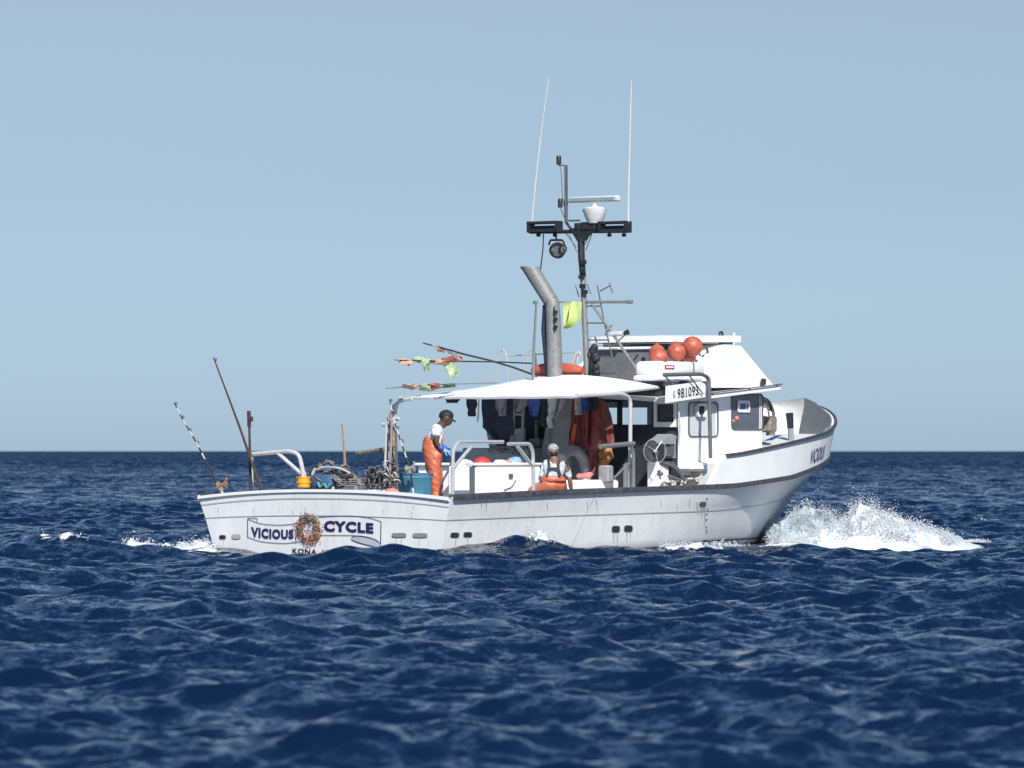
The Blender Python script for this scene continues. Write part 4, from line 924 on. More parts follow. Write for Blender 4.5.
def coils(name, px0, px1, py0, py1, x, m, n, r, rmax, label, cat, seed):
    rr = random.Random(seed); g = MB()
    for k in range(n):
        c = onx(rr.uniform(px0, px1), rr.uniform(py0, py1), x+rr.uniform(-.15, .2)); ra = rr.uniform(.3, 1)*rmax
        ax = Matrix.Rotation(rr.uniform(-1.3, 1.3), 3, 'X') @ Matrix.Rotation(rr.uniform(-1, 1), 3, 'Y') @ Matrix.Rotation(rr.uniform(0, 3), 3, 'Z'); g.m = rr.randrange(len(m))
        g.tube([c+ax @ Vector((ra*math.cos(i*.55), ra*.7*math.sin(i*.55), ra*.3*math.sin(i*.9+k))) for i in range(rr.randint(7, 15))], r*rr.uniform(.6, 1.3), 5)
    return solo(g, name, list(m), tuple(onx((px0+px1)/2, py1, x)), label, cat, smooth=60)
# yellow baskets stacked
c0 = onx(303.5, 488, .45)
for k in range(2):
    c = c0+Vector((0, .0, .085*k)); g = MB(); g.lathe((0,0,0), [(.085, 0), (.105, .012), (.115, .075), (.128, .085), (.128, .10), (.10, .10), (.095, .03)], 14)
    o = solo(g, 'yellow_bucket', 'yellow', (0,0,0), ['lower yellow tub of the small stack on the stern', 'upper yellow tub of the small stack on the stern'][k], 'tub', 'stacked yellow tubs'); place(o, tuple(c))
# crates
for k, (px, py, w, lab) in enumerate(((345, 488, .62, 'lower grey slatted crate on the stern'), (347, 481.5, .66, 'upper grey slatted crate on the stern'), (371, 487, .6, 'grey slatted crate stacked right of the rope pile'), (372, 481, .5, 'dark slatted crate on top beside the stakes'))):
    c = onx(px, py, .75+.04*k); g = MB()
    for z in (-.035, .0, .035): 
        for d in (-.15, .15): g.box(Vector((d, 0, z)), (.02, w, .016))
    for yy in (-w/2, -w/6, w/6, w/2): g.box(Vector((0, yy, 0)), (.30, .025, .09))
    for i in range(5): g.box(Vector((-.13+.065*i, 0, .045)), (.035, w, .01))
    o = solo(g, 'slatted_crate', 'greycloth' if k < 3 else 'rope', (0,0,0), lab, 'crate', 'slatted crates on the stern'); place(o, tuple(c))
coils('chain_tangle', 368, 384, 468, 484, .7, ('gasket', 'steel', 'rope', 'black'), 46, .013, .09, 'grey and black tackle heaped at the foot of the stakes', 'tackle', 5)
coils('tackle_line', 386, 397, 462, 488, .7, ('rope', 'paleRope', 'browncloth', 'gasket'), 52, .012, .08, 'rope and line wound round the stakes', 'line', 6)
for k, (a, b, r_, m_, lab) in enumerate((((386.5, 424), (384.5, 486), .018, 'pipe', 'thin pale stake leaning at the far left of the bundle'), ((396, 430), (397, 487), .02, 'gasket', 'thin dark stake at the far right of the bundle'), ((391.8, 420), (389.5, 486), .02, 'greycloth', 'thin grey stake crossing in front of the tallest wooden one'))):
    g = MB(); g.tube([onx(*a, .6), onx(*b, .6)], r_, 6); solo(g, 'wooden_stake', m_, tuple(onx(*b, .6)), lab, 'stake', GS)
g = MB(); g.lathe(onx(391.5, 493, .6), [(.13, 0), (.13, .02), (.09, .06), (.04, .09)], 14); solo(g, 'pink_base', 'pink', tuple(onx(391.5, 493, .6)), 'pinkish red round foot below the stakes', 'stand')
# blue tub
c = onx(414.5, 495, 1.15); t = thing('blue_tub', tuple(c-Vector((0,0,.1))), 'round blue plastic tub behind the silver reel', 'tub'); g = MB(); g.lathe((0,0,0), [(.25, 0), (.27, .03), (.285, .36), (.30, .38), (.30, .42), (.27, .42), (.26, .1)], 22); g.build('tub', 'tub', t); g = MB(); g.lathe((0,0,.425), [(.31, 0), (.31, .03), (.02, .035)], 22); g.build('lid', 'tarp', t)
# things on the fish box
c = ony(482, 465, -.7); g = MB(); g.ball((0,0,.0), (.19, .15, .14), 16, 10); o = solo(g, 'red_float', 'red', (0,0,0), 'bright red rounded float lying on the white fish box', 'float'); place(o, tuple(c))
c = ony(500, 462.5, -.75); g = MB(); g.box((0,0,0), (.22, .15, .09), bev=.03); o = solo(g, 'white_jug', 'white', (0,0,0), 'white plastic jug lying on the fish box', 'jug'); place(o, tuple(c))
c = ony(508, 462.5, -.7); g = MB(); g.box((0,0,0), (.13, .12, .08), rot=R(20), bev=.03); o = solo(g, 'red_cloth', 'pink', (0,0,0), 'crumpled reddish cloth beside the white jug', 'cloth'); place(o, tuple(c))
c = ony(516, 462, -.6); g = MB(); g.ball((0,0,0), (.16, .12, .08), 12, 8, f=lambda q: 1+.2*math.sin(q.x*11+q.y*8)); o = solo(g, 'blue_towel', 'gloveb', (0,0,0), 'pale blue towel bunched right of the reddish cloth', 'towel', smooth=60); place(o, tuple(c))

# ------------------------------------------------------------------ people
def skin_mesh(name, verts, edges, m, parent, sub=3):
    """verts: (pos, radius) or (pos, (rx, ry)); grows one continuous surface"""
    me = bpy.data.meshes.new(name); me.from_pydata([tuple(v[0]) for v in verts], edges, []); o = bpy.data.objects.new(name, me); C.objects.link(o)
    sm = o.modifiers.new('skin', 'SKIN'); sm.use_smooth_shade = True; ss = o.modifiers.new('sub', 'SUBSURF'); ss.levels = sub; ss.render_levels = sub
    if not me.skin_vertices: me.skin_vertices.new(name='') if hasattr(me.skin_vertices, 'new') else None
    for i, v in enumerate(verts):
        r = v[1]; me.skin_vertices[0].data[i].radius = r if isinstance(r, (tuple, list)) else (r, r); me.skin_vertices[0].data[i].use_root = (i == 0)
    bpy.context.view_layer.update()
    nm = bpy.data.meshes.new_from_object(o.evaluated_get(bpy.context.evaluated_depsgraph_get())); bpy.data.objects.remove(o); nm.name = name
    nm.materials.clear(); nm.materials.append(M[m]); nm.polygons.foreach_set('use_smooth', [True]*len(nm.polygons))
    if name in ('bib_overalls', 'shirt', 't_shirt'):
        from mathutils import noise as mn
        for v in nm.vertices:
            c = v.co; q_ = mn.noise(Vector((c.x*9, c.y*9, c.z*16+c.x*10)))*.6+mn.noise(c*26)*.4; v.co = c+v.normal*q_*.024
    q = bpy.data.objects.new(name, nm); C.objects.link(q); q.parent = parent; return q
def fig(pxc, pyc, y_local, zfoot, label, name='person'):
    x = xat(pxc, y_local); w = wpt(x, y_local, zfoot); e = bpy.data.objects.new(name, None); C.objects.link(e); e.location = w; tag(e, label, 'person'); D = w.y
    def pt(px, py, dy=0): # picture-plane helper in the person's own frame (x right, y away, z up)
        return Vector(((px-512)*(D+dy)/F-w.x, dy, EYE+(HZ-py)*(D+dy)/F-zfoot))
    return e, pt
def hand(parent, wrist, d, palm_n, m, s=1.0, curl=.5):
    """wrist position, direction of the fingers, palm normal"""
    d = Vector(d).normalized(); n = Vector(palm_n); n = (n-d*n.dot(d)).normalized(); sd_ = d.cross(n)
    V = [(wrist-d*.02*s, .026*s), (wrist+d*.03*s, (.034*s, .02*s)), (wrist+d*.075*s, (.038*s, .018*s))]; E_ = [(0,1),(1,2)]
    for k, (off, L) in enumerate(((-.030, .070), (-.010, .080), (.010, .075), (.028, .060))):
        a = wrist+d*.085*s+sd_*off*s; b = a+(d*(1-curl*.3)+n*curl*.4).normalized()*L*.45*s; c = b+(d*(1-curl)+n*curl).normalized()*L*.32*s; e = c+(d*(.6-curl)+n*(curl+.3)).normalized()*L*.25*s
        i = len(V); V += [(a, .0100*s), (b, .0095*s), (c, .0088*s), (e, .0075*s)]; E_ += [(2, i), (i, i+1), (i+1, i+2), (i+2, i+3)]
    a = wrist+d*.035*s-sd_*.034*s; b = a+(d*.6-sd_*.6+n*.3).normalized()*.035*s; c = b+(d*.9+n*.5).normalized()*.03*s; i = len(V); V += [(a, .013*s), (b, .011*s), (c, .009*s)]; E_ += [(1, i), (i, i+1), (i+1, i+2)]
    return skin_mesh('glove', V, E_, m, parent, 1)
# --- standing man
p1, P = fig(436, 495, -1.0, .45, 'person standing in orange bib overalls, white T-shirt, dark cap and blue gloves, looking down')
hipc = P(433.8, 461, 0); lh, rh = P(434.5, 463, .09), P(433.5, 463, -.09)
kn_r, kn_l = P(436.3, 491, -.10), P(438, 491, .10); an_r, an_l = P(436, 518, -.10), P(438, 517, .12); to_r, to_l = P(443, 522, -.12), P(445, 522, .13)
body = [(hipc, (.13, .16)), (P(433.5, 450, 0), (.115, .145)), (P(433.8, 440, 0), (.12, .155)), (P(436, 431, 0), (.115, .16)), (P(438.5, 427.5, 0), (.06, .08)), (P(441.3, 425, 0), .070), (P(443.8, 422, 0), .070), (P(446.4, 419.2, 0), (.125, .10)), (P(446.9, 415.2, 0), (.11, .09)), (P(446.2, 412.8, 0), .05),
    (P(436.3, 429.5, -.17), .062), (P(436, 437.5, -.21), .050), (P(437, 444, -.20), .042), (P(441, 448, -.18), .036),
    (P(437.5, 429.5, .17), .062), (P(438.5, 437.5, .21), .050), (P(440.5, 445, .19), .042), (P(445, 448.5, .10), .036),
    (rh, .095), (kn_r, .065), (an_r, .045), (to_r, .04), (lh, .095), (kn_l, .065), (an_l, .045), (to_l, .04)]
ed = [(0,1),(1,2),(2,3),(3,4),(4,5),(5,6),(6,7),(7,8),(8,9),(3,10),(10,11),(11,12),(12,13),(3,14),(14,15),(15,16),(16,17),(0,18),(18,19),(19,20),(20,21),(0,22),(22,23),(23,24),(24,25)]
skin_mesh('body', body, ed, 'skin', p1)
skin_mesh('t_shirt', [(P(434, 448, 0), (.13, .16)), (P(434.4, 440, 0), (.14, .17)), (P(436, 431, 0), (.145, .19)), (P(439, 427.3, 0), (.085, .10)), (P(436.4, 430, -.19), .098), (P(436.2, 437.6, -.23), .090), (P(437.5, 430, .18), .078), (P(438.3, 437, .21), .070)], [(0,1),(1,2),(2,3),(2,4),(4,5),(2,6),(6,7)], 'tshirt', p1)
skin_mesh('bib_overalls', [(P(433.2, 461, 0), (.175, .20)), (P(432.2, 450, 0), (.175, .19)), (P(432.2, 441, 0), (.165, .17)), (P(433.6, 435.5, 0), (.13, .12)), (rh, .12), (P(434.8, 478, -.11), .10), (kn_r, .088), (P(436.6, 509, -.10), .095), (lh, .12), (P(437.5, 478, .11), .10), (kn_l, .088), (P(438.2, 509, .11), .092)], [(0,1),(1,2),(2,3),(0,4),(4,5),(5,6),(6,7),(0,8),(8,9),(9,10),(10,11)], 'orange', p1)
g = MB()   # straps and back flap
for dy in (-.09, .07):
    g.tube([P(431.4, 449, dy*1.2), P(429.8, 441, dy*1.3), P(430.8, 434, dy), P(434.5, 428.6, dy*1.2), P(439, 430.2, dy*1.4), P(442.2, 436, dy*1.2), P(441.8, 442, dy)], .022, 6)
g.hexa([P(425.8, 452, -.11), P(431, 452, -.13), P(431, 452, .1), P(425.8, 452, .1), P(427.6, 434.5, -.08), P(431, 434.5, -.09), P(431, 434.5, .08), P(427.6, 434.5, .07)])
g.build('overall_straps', 'orange', p1, smooth=60)
g = MB(); g.ball(P(428.3, 463, .02), (.055, .14, .17), 12, 10); g.build('hanging_flap', 'oilred', p1, smooth=70)
g = MB(); c = P(446.2, 415.9, 0); g.ball(c, (.122, .104, .102), 18, 12, f=lambda q: 1 if q.z > -.35 else .85)
tip = P(455.6, 421.4, 0); a = P(446.5, 416.0, 0)
G = [[a.lerp(tip, u)+Vector((0, (v-.5)*.15*(1-.45*u*u), .012-.05*abs(v-.5)*u)) for v in (0, .25, .5, .75, 1)] for u in (0, .35, .7, 1)]; g.shell(G, [[q-Vector((0,0,.012)) for q in r] for r in G]); g.build('cap', 'cap', p1, smooth=60)
g = MB(); g.ball(P(447.3, 419.0, 0), (.092, .082, .112), 18, 12); g.tube([P(442, 426, 0), P(445.5, 421, 0)], [.062, .058], 12); g.ball(P(451.9, 420.2, 0), (.022, .016, .024), 8, 6); g.ball(P(450.2, 423, 0), (.02, .028, .011), 8, 5); g.ball(P(445.6, 419.4, -.082), (.018, .012, .03), 8, 6); g.ball(P(445.6, 419.4, .082), (.018, .012, .03), 8, 6); g.ball(P(446.2, 424.2, 0), (.038, .04, .03), 10, 7)
for dy in (-.032, .032): g.ball(P(450.2, 418.4, dy), (.010, .014, .008), 8, 5)
g.build('face', 'skin', p1, smooth=70)
g = MB(); g.ball(P(443.9, 418.8, 0), (.062, .082, .06), 12, 8); g.build('hair', 'hair', p1, smooth=70)
skin_mesh('glove_cuff', [(P(438.6, 445.6, -.20), .052), (P(441.3, 448, -.18), .05), (P(444, 449.4, -.16), .042)], [(0,1),(1,2)], 'glove', p1, 1)
skin_mesh('glove_cuff', [(P(442, 446, .17), .052), (P(444.5, 448, .11), .05), (P(446.5, 449, .07), .042)], [(0,1),(1,2)], 'glove', p1, 1)
hand(p1, P(444, 449.4, -.16), (1, .4, -.55), (0, .8, -.6), 'gloveb', 1.15, .6); hand(p1, P(446.5, 449, .07), (.8, -.5, -.7), (0, -.8, -.6), 'glove', 1.15, .6)
g = MB(); g.bend([P(448, 453.5, -.05), P(451.5, 451, -.03), P(451, 466, -.05), P(441, 484, -.2), P(440, 500, -.2)], .017, .15, 7); g.build('hose', 'black', None, smooth=60)
h_ = bpy.data.objects['hose']; h_.location = p1.location; tag(h_, 'black hose held in the standing person\'s gloves', 'hose')
# --- seated man, back to the camera
p2, P = fig(554, 495, -1.55, .45, 'person sitting with back turned in orange overalls, pale blue shirt and mottled cap')
body = [(P(553, 487, 0), (.17, .15)), (P(553.5, 478, -.01), (.155, .12)), (P(554, 469, -.01), (.17, .115)), (P(554.5, 463.5, 0), (.16, .10)), (P(554, 459, 0), .06), (P(553.6, 456, .01), .052), (P(553.4, 452.5, .02), (.078, .088)), (P(553.2, 449, .02), (.08, .09)), (P(553.2, 447, .02), .05),
    (P(545.8, 464, 0), .062), (P(542.6, 472, .02), .048), (P(541.8, 479.5, .05), .042), (P(545, 486, .22), .036),
    (P(563.8, 464, 0), .062), (P(568.2, 473, 0), .050), (P(570.2, 481, 0), .044), (P(571, 489, .08), .037),
    (P(548, 488, .05), .10), (P(534, 489, .35), .07), (P(532, 511, .42), .05), (P(531, 516, .55), .04), (P(558, 488, .08), .10), (P(562, 488, .45), .07), (P(562, 511, .48), .05), (P(562, 516, .6), .04)]
ed = [(0,1),(1,2),(2,3),(3,4),(4,5),(5,6),(6,7),(7,8),(3,9),(9,10),(10,11),(11,12),(3,13),(13,14),(14,15),(15,16),(0,17),(17,18),(18,19),(19,20),(0,21),(21,22),(22,23),(23,24)]
skin_mesh('body', body, ed, 'skin2', p2)
skin_mesh('shirt', [(P(553, 483, -.01), (.175, .14)), (P(553.5, 474, -.02), (.175, .135)), (P(554.3, 466.5, -.01), (.19, .13)), (P(554.2, 459.6, 0), (.12, .095)), (P(545.6, 464.6, 0), .078), (P(542.8, 471, .02), .064), (P(541.8, 477.5, .03), .056), (P(563.9, 464.6, 0), .078), (P(568, 472, 0), .066), (P(569.8, 479, 0), .058)], [(0,1),(1,2),(2,3),(2,4),(4,5),(5,6),(2,7),(7,8),(8,9)], 'bluetee', p2)
skin_mesh('bib_overalls', [(P(553.5, 489, 0), (.25, .20)), (P(553.8, 481, -.03), (.235, .18)), (P(555.5, 473.5, -.06), (.215, .15)), (P(545, 489, .05), .135), (P(532.5, 489, .33), .10), (P(531.5, 510, .40), .085), (P(559, 488, .1), .13), (P(562, 488, .45), .10), (P(562, 510, .46), .085)], [(0,1),(1,2),(0,3),(3,4),(4,5),(0,6),(6,7),(7,8)], 'orange', p2)
g = MB()
for sgn in (-1, 1):
    g.tube([P(553.8+sgn*7, 476, -.17), P(553.8+sgn*5, 470, -.175), P(553.8+sgn*4.6, 464, -.16), P(553.8+sgn*5.5, 460.2, -.09), P(553.8+sgn*5.2, 460, .03)], .022, 6)
g.box(P(554, 468.5, -.185), (.16, .02, .04)); g.build('overall_straps', 'browncloth', p2, smooth=60)
g = MB(); c = P(553.1, 449.2, .015); g.ball(c, (.095, .105, .095), 18, 12, f=lambda q: 1 if q.z > -.2 else .82)
tip = P(553.1, 450.6, .24); a = P(553.1, 449.8, .09); G = [[a.lerp(tip, u)+Vector(((v-.5)*.15*(1-.4*u*u), 0, .01-.05*abs(v-.5)*u)) for v in (0, .25, .5, .75, 1)] for u in (0, .5, 1)]; g.shell(G, [[q-Vector((0,0,.012)) for q in r] for r in G]); g.build('cap', 'cap2', p2, smooth=60)
g = MB(); g.ball(P(553.4, 453.6, .0), (.078, .075, .055), 12, 8); g.build('hair', 'hair', p2, smooth=70)
g = MB(); 
for s_ in (-1, 1): g.ball(P(553.3+s_*4.9, 453.5, .02), (.012, .018, .03), 8, 6)
g.ball(P(553.3, 453.8, .115), (.016, .022, .024), 8, 6); g.ball(P(553.3, 456.2, .10), (.028, .02, .011), 8, 5)
for s_ in (-1, 1): g.ball(P(553.3+s_*2, 452.4, .1), (.014, .010, .008), 8, 5)
g.build('face', 'skin2', p2, smooth=70)
hand(p2, P(571, 489, .08), (.2, .9, -.3), (-.5, .2, -.8), 'glove', 1.2, .5); hand(p2, P(545, 486, .22), (.6, .8, -.3), (0, 0, -1), 'glove', 1.2, .5)
g = MB(); g.box((0, 0, .17), (.45, .4, .34), bev=.03); o = g.build('seat_box', 'gasket', None); o.location = p2.location+Vector((0, .05, 0)); o.rotation_euler = (0, 0, PH); tag(o, 'dark box the person in the mottled cap sits on', 'box')

# ------------------------------------------------------------------ sea
def fbm(x, y, seed, octs=4, f0=1.0, gain=.55):
    r = np.random.default_rng(seed); out = np.zeros_like(x); amp = 1; tot = 0; f = f0
    for _ in range(octs):
        for k in range(4):
            a = r.uniform(0, np.pi*2); p = r.uniform(0, 6.28); q = r.uniform(0, 6.28)
            u = x*np.cos(a)+y*np.sin(a); v = -x*np.sin(a)+y*np.cos(a)
            out += amp*.25*np.sin(u*f+p+1.3*np.sin(v*f*.7+q))
        tot += amp; amp *= gain; f *= 2.03
    return out/tot
def hashn(i, j, s):
    n = (i*374761393+j*668265263+s*974711) & 0xffffffff; n = ((n ^ (n >> 13))*1274126177) & 0xffffffff; return ((n ^ (n >> 16)) & 0xffff)/65535.
def vnoise(x, y, s):
    xi = np.floor(x).astype(np.int64); yi = np.floor(y).astype(np.int64); fx = x-xi; fy = y-yi; fx = fx*fx*(3-2*fx); fy = fy*fy*(3-2*fy)
    return (hashn(xi, yi, s)*(1-fx)+hashn(xi+1, yi, s)*fx)*(1-fy)+(hashn(xi, yi+1, s)*(1-fx)+hashn(xi+1, yi+1, s)*fx)*fy
def vfbm(x, y, s, o=4):
    r = 0; a = .5
    for k in range(o): r = r+a*vnoise(x*2**k, y*2**k, s+k); a *= .5
    return r
d1 = 14*np.exp(np.arange(0, math.log(60/14), .0025)); d2 = np.arange(60, 150, .14); d3 = np.concatenate([np.arange(150, 320, .42), np.arange(320, 700, 1.2)]); d4 = 700*np.exp(np.linspace(0, math.log(30000/700), 240))
dist = np.concatenate([d1, d2, d3, d4])
ang = np.concatenate([np.linspace(-32, -7, 150)[:-1], np.linspace(-7, 7, 1000), np.linspace(7, 32, 150)[1:]]); ta = np.tan(np.radians(ang))
Yg, Tg = np.meshgrid(dist, ta, indexing='ij'); Xg = Yg*Tg
dsp = np.gradient(dist)
Z = np.zeros_like(Xg); DX = np.zeros_like(Xg); DY = np.zeros_like(Xg)
rw = np.random.default_rng(11); NW = 260
lam = np.exp(rw.uniform(math.log(.15), math.log(7), NW)); lam[:3] = (31, 19, 13)
th0 = R(-100)    # waves run towards the camera and a little across
SEA_SLOPE = .0225
farw = np.clip((Yg-110)/500, 0, 1)
for l in lam:
    k = 2*np.pi/l; th = th0+rw.normal(0, R(32 if l > 3 else 48)); ph = rw.uniform(0, 2*np.pi)
    a = SEA_SLOPE*l/(2*np.pi)*(1.9 if .25 < l < 1.5 else 1.0)*(.22 if l > 9 else .62 if l > 3.2 else 1)*rw.uniform(.6, 1.35)
    fade = np.clip((l/dsp-1.7)/1.8, 0, 1); idx = np.where(fade > 0)[0]
    if len(idx) == 0: continue
    i1 = idx[-1]+1; f = fade[:i1, None]
    kx, ky = k*math.cos(th), k*math.sin(th); p = kx*Xg[:i1]+ky*Yg[:i1]+ph; c = np.cos(p); s_ = np.sin(p)
    # groupiness: each train comes in patches
    env = .75+.5*np.sin(p*.13+ky*.21*Xg[:i1]-kx*.21*Yg[:i1]+ph*3)
    Z[:i1] += f*a*env*c; DX[:i1] -= f*a*env*.6*math.cos(th)*s_; DY[:i1] -= f*a*env*.6*math.sin(th)*s_
Z += .34*np.clip((Yg-150)/450, 0, 1)*(vfbm(Xg*.22, Yg*.11+3.3, 91, 3)-.45)
def gauss(x0, y0, sx, sy, rot=0.):
    c, s = math.cos(rot), math.sin(rot); u = (Xg-x0)*c+(Yg-y0)*s; v = -(Xg-x0)*s+(Yg-y0)*c; return np.exp(-(u/sx)**2/2-(v/sy)**2/2)
# calm the chop close in to the hull, then the boat's own waves
bx_ = (Xg-OX)*HX+(Yg-OY)*HY; by_ = (Xg-OX)*PX+(Yg-OY)*PY
inside = np.clip(1-np.maximum(np.abs(bx_-7)/9.5, np.abs(by_)/4.2)**6, 0, 1)
Z *= 1-.45*inside; Z -= .05
def wave_at(px, d, h, sx, sy, rot=0.): 
    global Z
    Z = Z+h*gauss((px-512)/F*d, d, sx, sy, rot)
wave_at(519, 80.2, .20, .45, .6, R(12)); wave_at(484, 79.6, .10, .6, .6); wave_at(550, 80.8, .03, .5, .6); wave_at(400, 78.5, -.05, 1.2, 1.0)
wave_at(100, 80, .15, 1.1, 1.0, R(10)); wave_at(50, 79, .08, .9, .8); wave_at(165, 83, .14, 1.2, .5, R(10)); wave_at(300, 80.5, -.05, 1.6, .8); wave_at(640, 82.5, -.04, 1.5, 1)
wave_at(812, 85.6, -.09, 1.3, 1.3); wave_at(880, 86, -.06, 1.3, 1.2); wave_at(330, 77.5, -.06, 1.5, 1.2)
# foam mask (vertex attribute)
Fm = np.zeros_like(Xg)
def foam(px, d, sx, sy, a, rot=0.):
    global Fm
    Fm = np.maximum(Fm, a*gauss((px-512)/F*d, d, sx, sy, rot))
foam(60, 79.2, .5, .8, .9, R(20)); foam(150, 81, .8, .5, .8, R(10)); foam(430, 79.4, .5, .3, .85, R(-30)); foam(190, 81.6, .4, .5, .9); foam(185, 84, .62, .35, 1.05, R(5)); foam(205, 82.0, .35, .3, .95); foam(135, 83, .35, .25, 1.0, R(-20)); foam(48, 79.5, .35, .5, .9, R(30)); foam(72, 79.0, .4, .4, .85); foam(36, 80.5, .12, .4, .9)
foam(540, 80.6, .34, .3, .95); foam(500, 79.3, .25, .2, .7); foam(690, 84.0, 1.0, .25, .9, R(40)); foam(725, 85.6, .6, .25, .9, R(50))
foam(840, 88.5, 1.9, .7, 1.1); foam(930, 89.5, .8, .3, .85); foam(790, 88, .8, .8, .8)
foam(300, 80.2, 1.6, .2, .55, R(-30)); foam(400, 79.2, .9, .2, .62, R(-30))
near = np.abs(Yg-83) < 14
nz = np.zeros_like(Xg); nz[near] = vfbm(Xg[near]*6, Yg[near]*3.2, 3, 5)
Fm[near] *= .45+1.1*nz[near]
# scattered small breakers on steep crests, everywhere
hi = Z > np.quantile(Z[:900], .985); cr = np.zeros_like(Z); sel = hi & (Yg < 700) & (Yg > 45); cr[sel] = np.clip((vfbm(Xg[sel]*1.1, Yg[sel]*.5, 77, 3)-.62)*9, 0, 1)*(vnoise(Xg[sel]*14, Yg[sel]*9, 5) > .45)*.8
Fm = np.maximum(Fm, cr)
Z += np.clip(Fm-.35, 0, 1)*.06*(vfbm(Xg*9, Yg*9, 8, 2))*near
nr, nc = Xg.shape; co = np.stack([Xg+DX, Yg+DY, Z], -1).reshape(-1, 3).astype(np.float32)
ii = (np.arange(nr-1)[:, None]*nc+np.arange(nc-1)[None]).reshape(-1); quads = np.stack([ii, ii+1, ii+nc+1, ii+nc], -1).astype(np.int32)
me = bpy.data.meshes.new('sea'); me.vertices.add(len(co)); me.vertices.foreach_set('co', co.ravel()); me.loops.add(quads.size); me.loops.foreach_set('vertex_index', quads.ravel())
me.polygons.add(len(quads)); me.polygons.foreach_set('loop_start', np.arange(0, quads.size, 4, dtype=np.int32)); me.polygons.foreach_set('use_smooth', np.ones(len(quads), bool)); me.update(calc_edges=True)
at2 = me.attributes.new('far', 'FLOAT', 'POINT'); at2.data.foreach_set('value', farw.ravel().astype(np.float32))
at_ = me.attributes.new('foam', 'FLOAT', 'POINT'); at_.data.foreach_set('value', Fm.ravel().astype(np.float32))
sea = bpy.data.objects.new('sea', me); C.objects.link(sea); sea['kind'] = 'structure'
m = bpy.data.materials.new('sea_water'); m.use_nodes = True; t = m.node_tree; L = t.links.new; b = t.nodes['Principled BSDF']
b.inputs['Base Color'].default_value = (.0022, .0105, .034, 1); b.inputs['Roughness'].default_value = .1; b.inputs['IOR'].default_value = 1.333; b.inputs['Specular IOR Level'].default_value = .5
tc = t.nodes.new('ShaderNodeTexCoord'); h0 = None
def noise(scale, det, sc=(1,1,1), rough=.6):
    mp = t.nodes.new('ShaderNodeMapping'); mp.inputs['Scale'].default_value = sc; L(tc.outputs['Object'], mp.inputs[0]); n = t.nodes.new('ShaderNodeTexNoise'); n.inputs['Scale'].default_value = scale; n.inputs['Detail'].default_value = det; n.inputs['Roughness'].default_value = rough; L(mp.outputs[0], n.inputs['Vector']); return n
geo = t.nodes.new('ShaderNodeNewGeometry'); acc = geo.outputs['Normal']
fat = t.nodes.new('ShaderNodeAttribute'); fat.attribute_name = 'far'
fs_ = t.nodes.new('ShaderNodeMath'); fs_.operation = 'MULTIPLY_ADD'; L(fat.outputs['Fac'], fs_.inputs[0]); fs_.inputs[1].default_value = -.27; fs_.inputs[2].default_value = -.07
cb = t.nodes.new('ShaderNodeCombineXYZ'); L(fs_.outputs[0], cb.inputs[1]); vb = t.nodes.new('ShaderNodeVectorMath'); vb.operation = 'ADD'; L(acc, vb.inputs[0]); L(cb.outputs[0], vb.inputs[1]); acc = vb.outputs[0]
n_ = noise(.7, 4, (1, .09, 1), .7); v1 = t.nodes.new('ShaderNodeVectorMath'); v1.operation = 'SUBTRACT'; L(n_.outputs['Color'], v1.inputs[0]); v1.inputs[1].default_value = (.5, .5, .5)
f2 = t.nodes.new('ShaderNodeMath'); f2.operation = 'MULTIPLY'; L(fat.outputs['Fac'], f2.inputs[0]); f2.inputs[1].default_value = 1.1; c2 = t.nodes.new('ShaderNodeCombineXYZ'); L(f2.outputs[0], c2.inputs[0]); L(f2.outputs[0], c2.inputs[1])
v2 = t.nodes.new('ShaderNodeVectorMath'); v2.operation = 'MULTIPLY'; L(v1.outputs[0], v2.inputs[0]); L(c2.outputs[0], v2.inputs[1]); v3 = t.nodes.new('ShaderNodeVectorMath'); v3.operation = 'ADD'; L(acc, v3.inputs[0]); L(v2.outputs[0], v3.inputs[1]); acc = v3.outputs[0]
for sc_, det, amp in ((.16, 2, .25), (1.3, 4, .80), (5.0, 6, 1.25), (19., 4, .9)):
    n_ = noise(sc_, det, (1, .7, 1), .6); v1 = t.nodes.new('ShaderNodeVectorMath'); v1.operation = 'SUBTRACT'; L(n_.outputs['Color'], v1.inputs[0]); v1.inputs[1].default_value = (.5, .5, .5)
    v2 = t.nodes.new('ShaderNodeVectorMath'); v2.operation = 'MULTIPLY'; L(v1.outputs[0], v2.inputs[0]); v2.inputs[1].default_value = (amp, amp, 0)
    v3 = t.nodes.new('ShaderNodeVectorMath'); v3.operation = 'ADD'; L(acc, v3.inputs[0]); L(v2.outputs[0], v3.inputs[1]); acc = v3.outputs[0]
bp = t.nodes.new('ShaderNodeVectorMath'); bp.operation = 'NORMALIZE'; L(acc, bp.inputs[0]); L(bp.outputs[0], b.inputs['Normal'])
fa = t.nodes.new('ShaderNodeAttribute'); fa.attribute_name = 'foam'; nF = noise(9, 7, (1, .5, 1), .78)
fr = t.nodes.new('ShaderNodeMath'); fr.operation = 'ADD'; fk = t.nodes.new('ShaderNodeMath'); fk.operation = 'MULTIPLY'; L(fa.outputs['Fac'], fk.inputs[0]); fk.inputs[1].default_value = .60; L(fk.outputs[0], fr.inputs[0]); L(nF.outputs[0], fr.inputs[1])
fm = t.nodes.new('ShaderNodeMapRange'); fm.inputs[1].default_value = .94; fm.inputs[2].default_value = 1.08; L(fr.outputs[0], fm.inputs[0])
fo = t.nodes.new('ShaderNodeBsdfPrincipled'); fo.inputs['Base Color'].default_value = (.80, .83, .85, 1); fo.inputs['Roughness'].default_value = .8; L(bp.outputs[0], fo.inputs['Normal'])
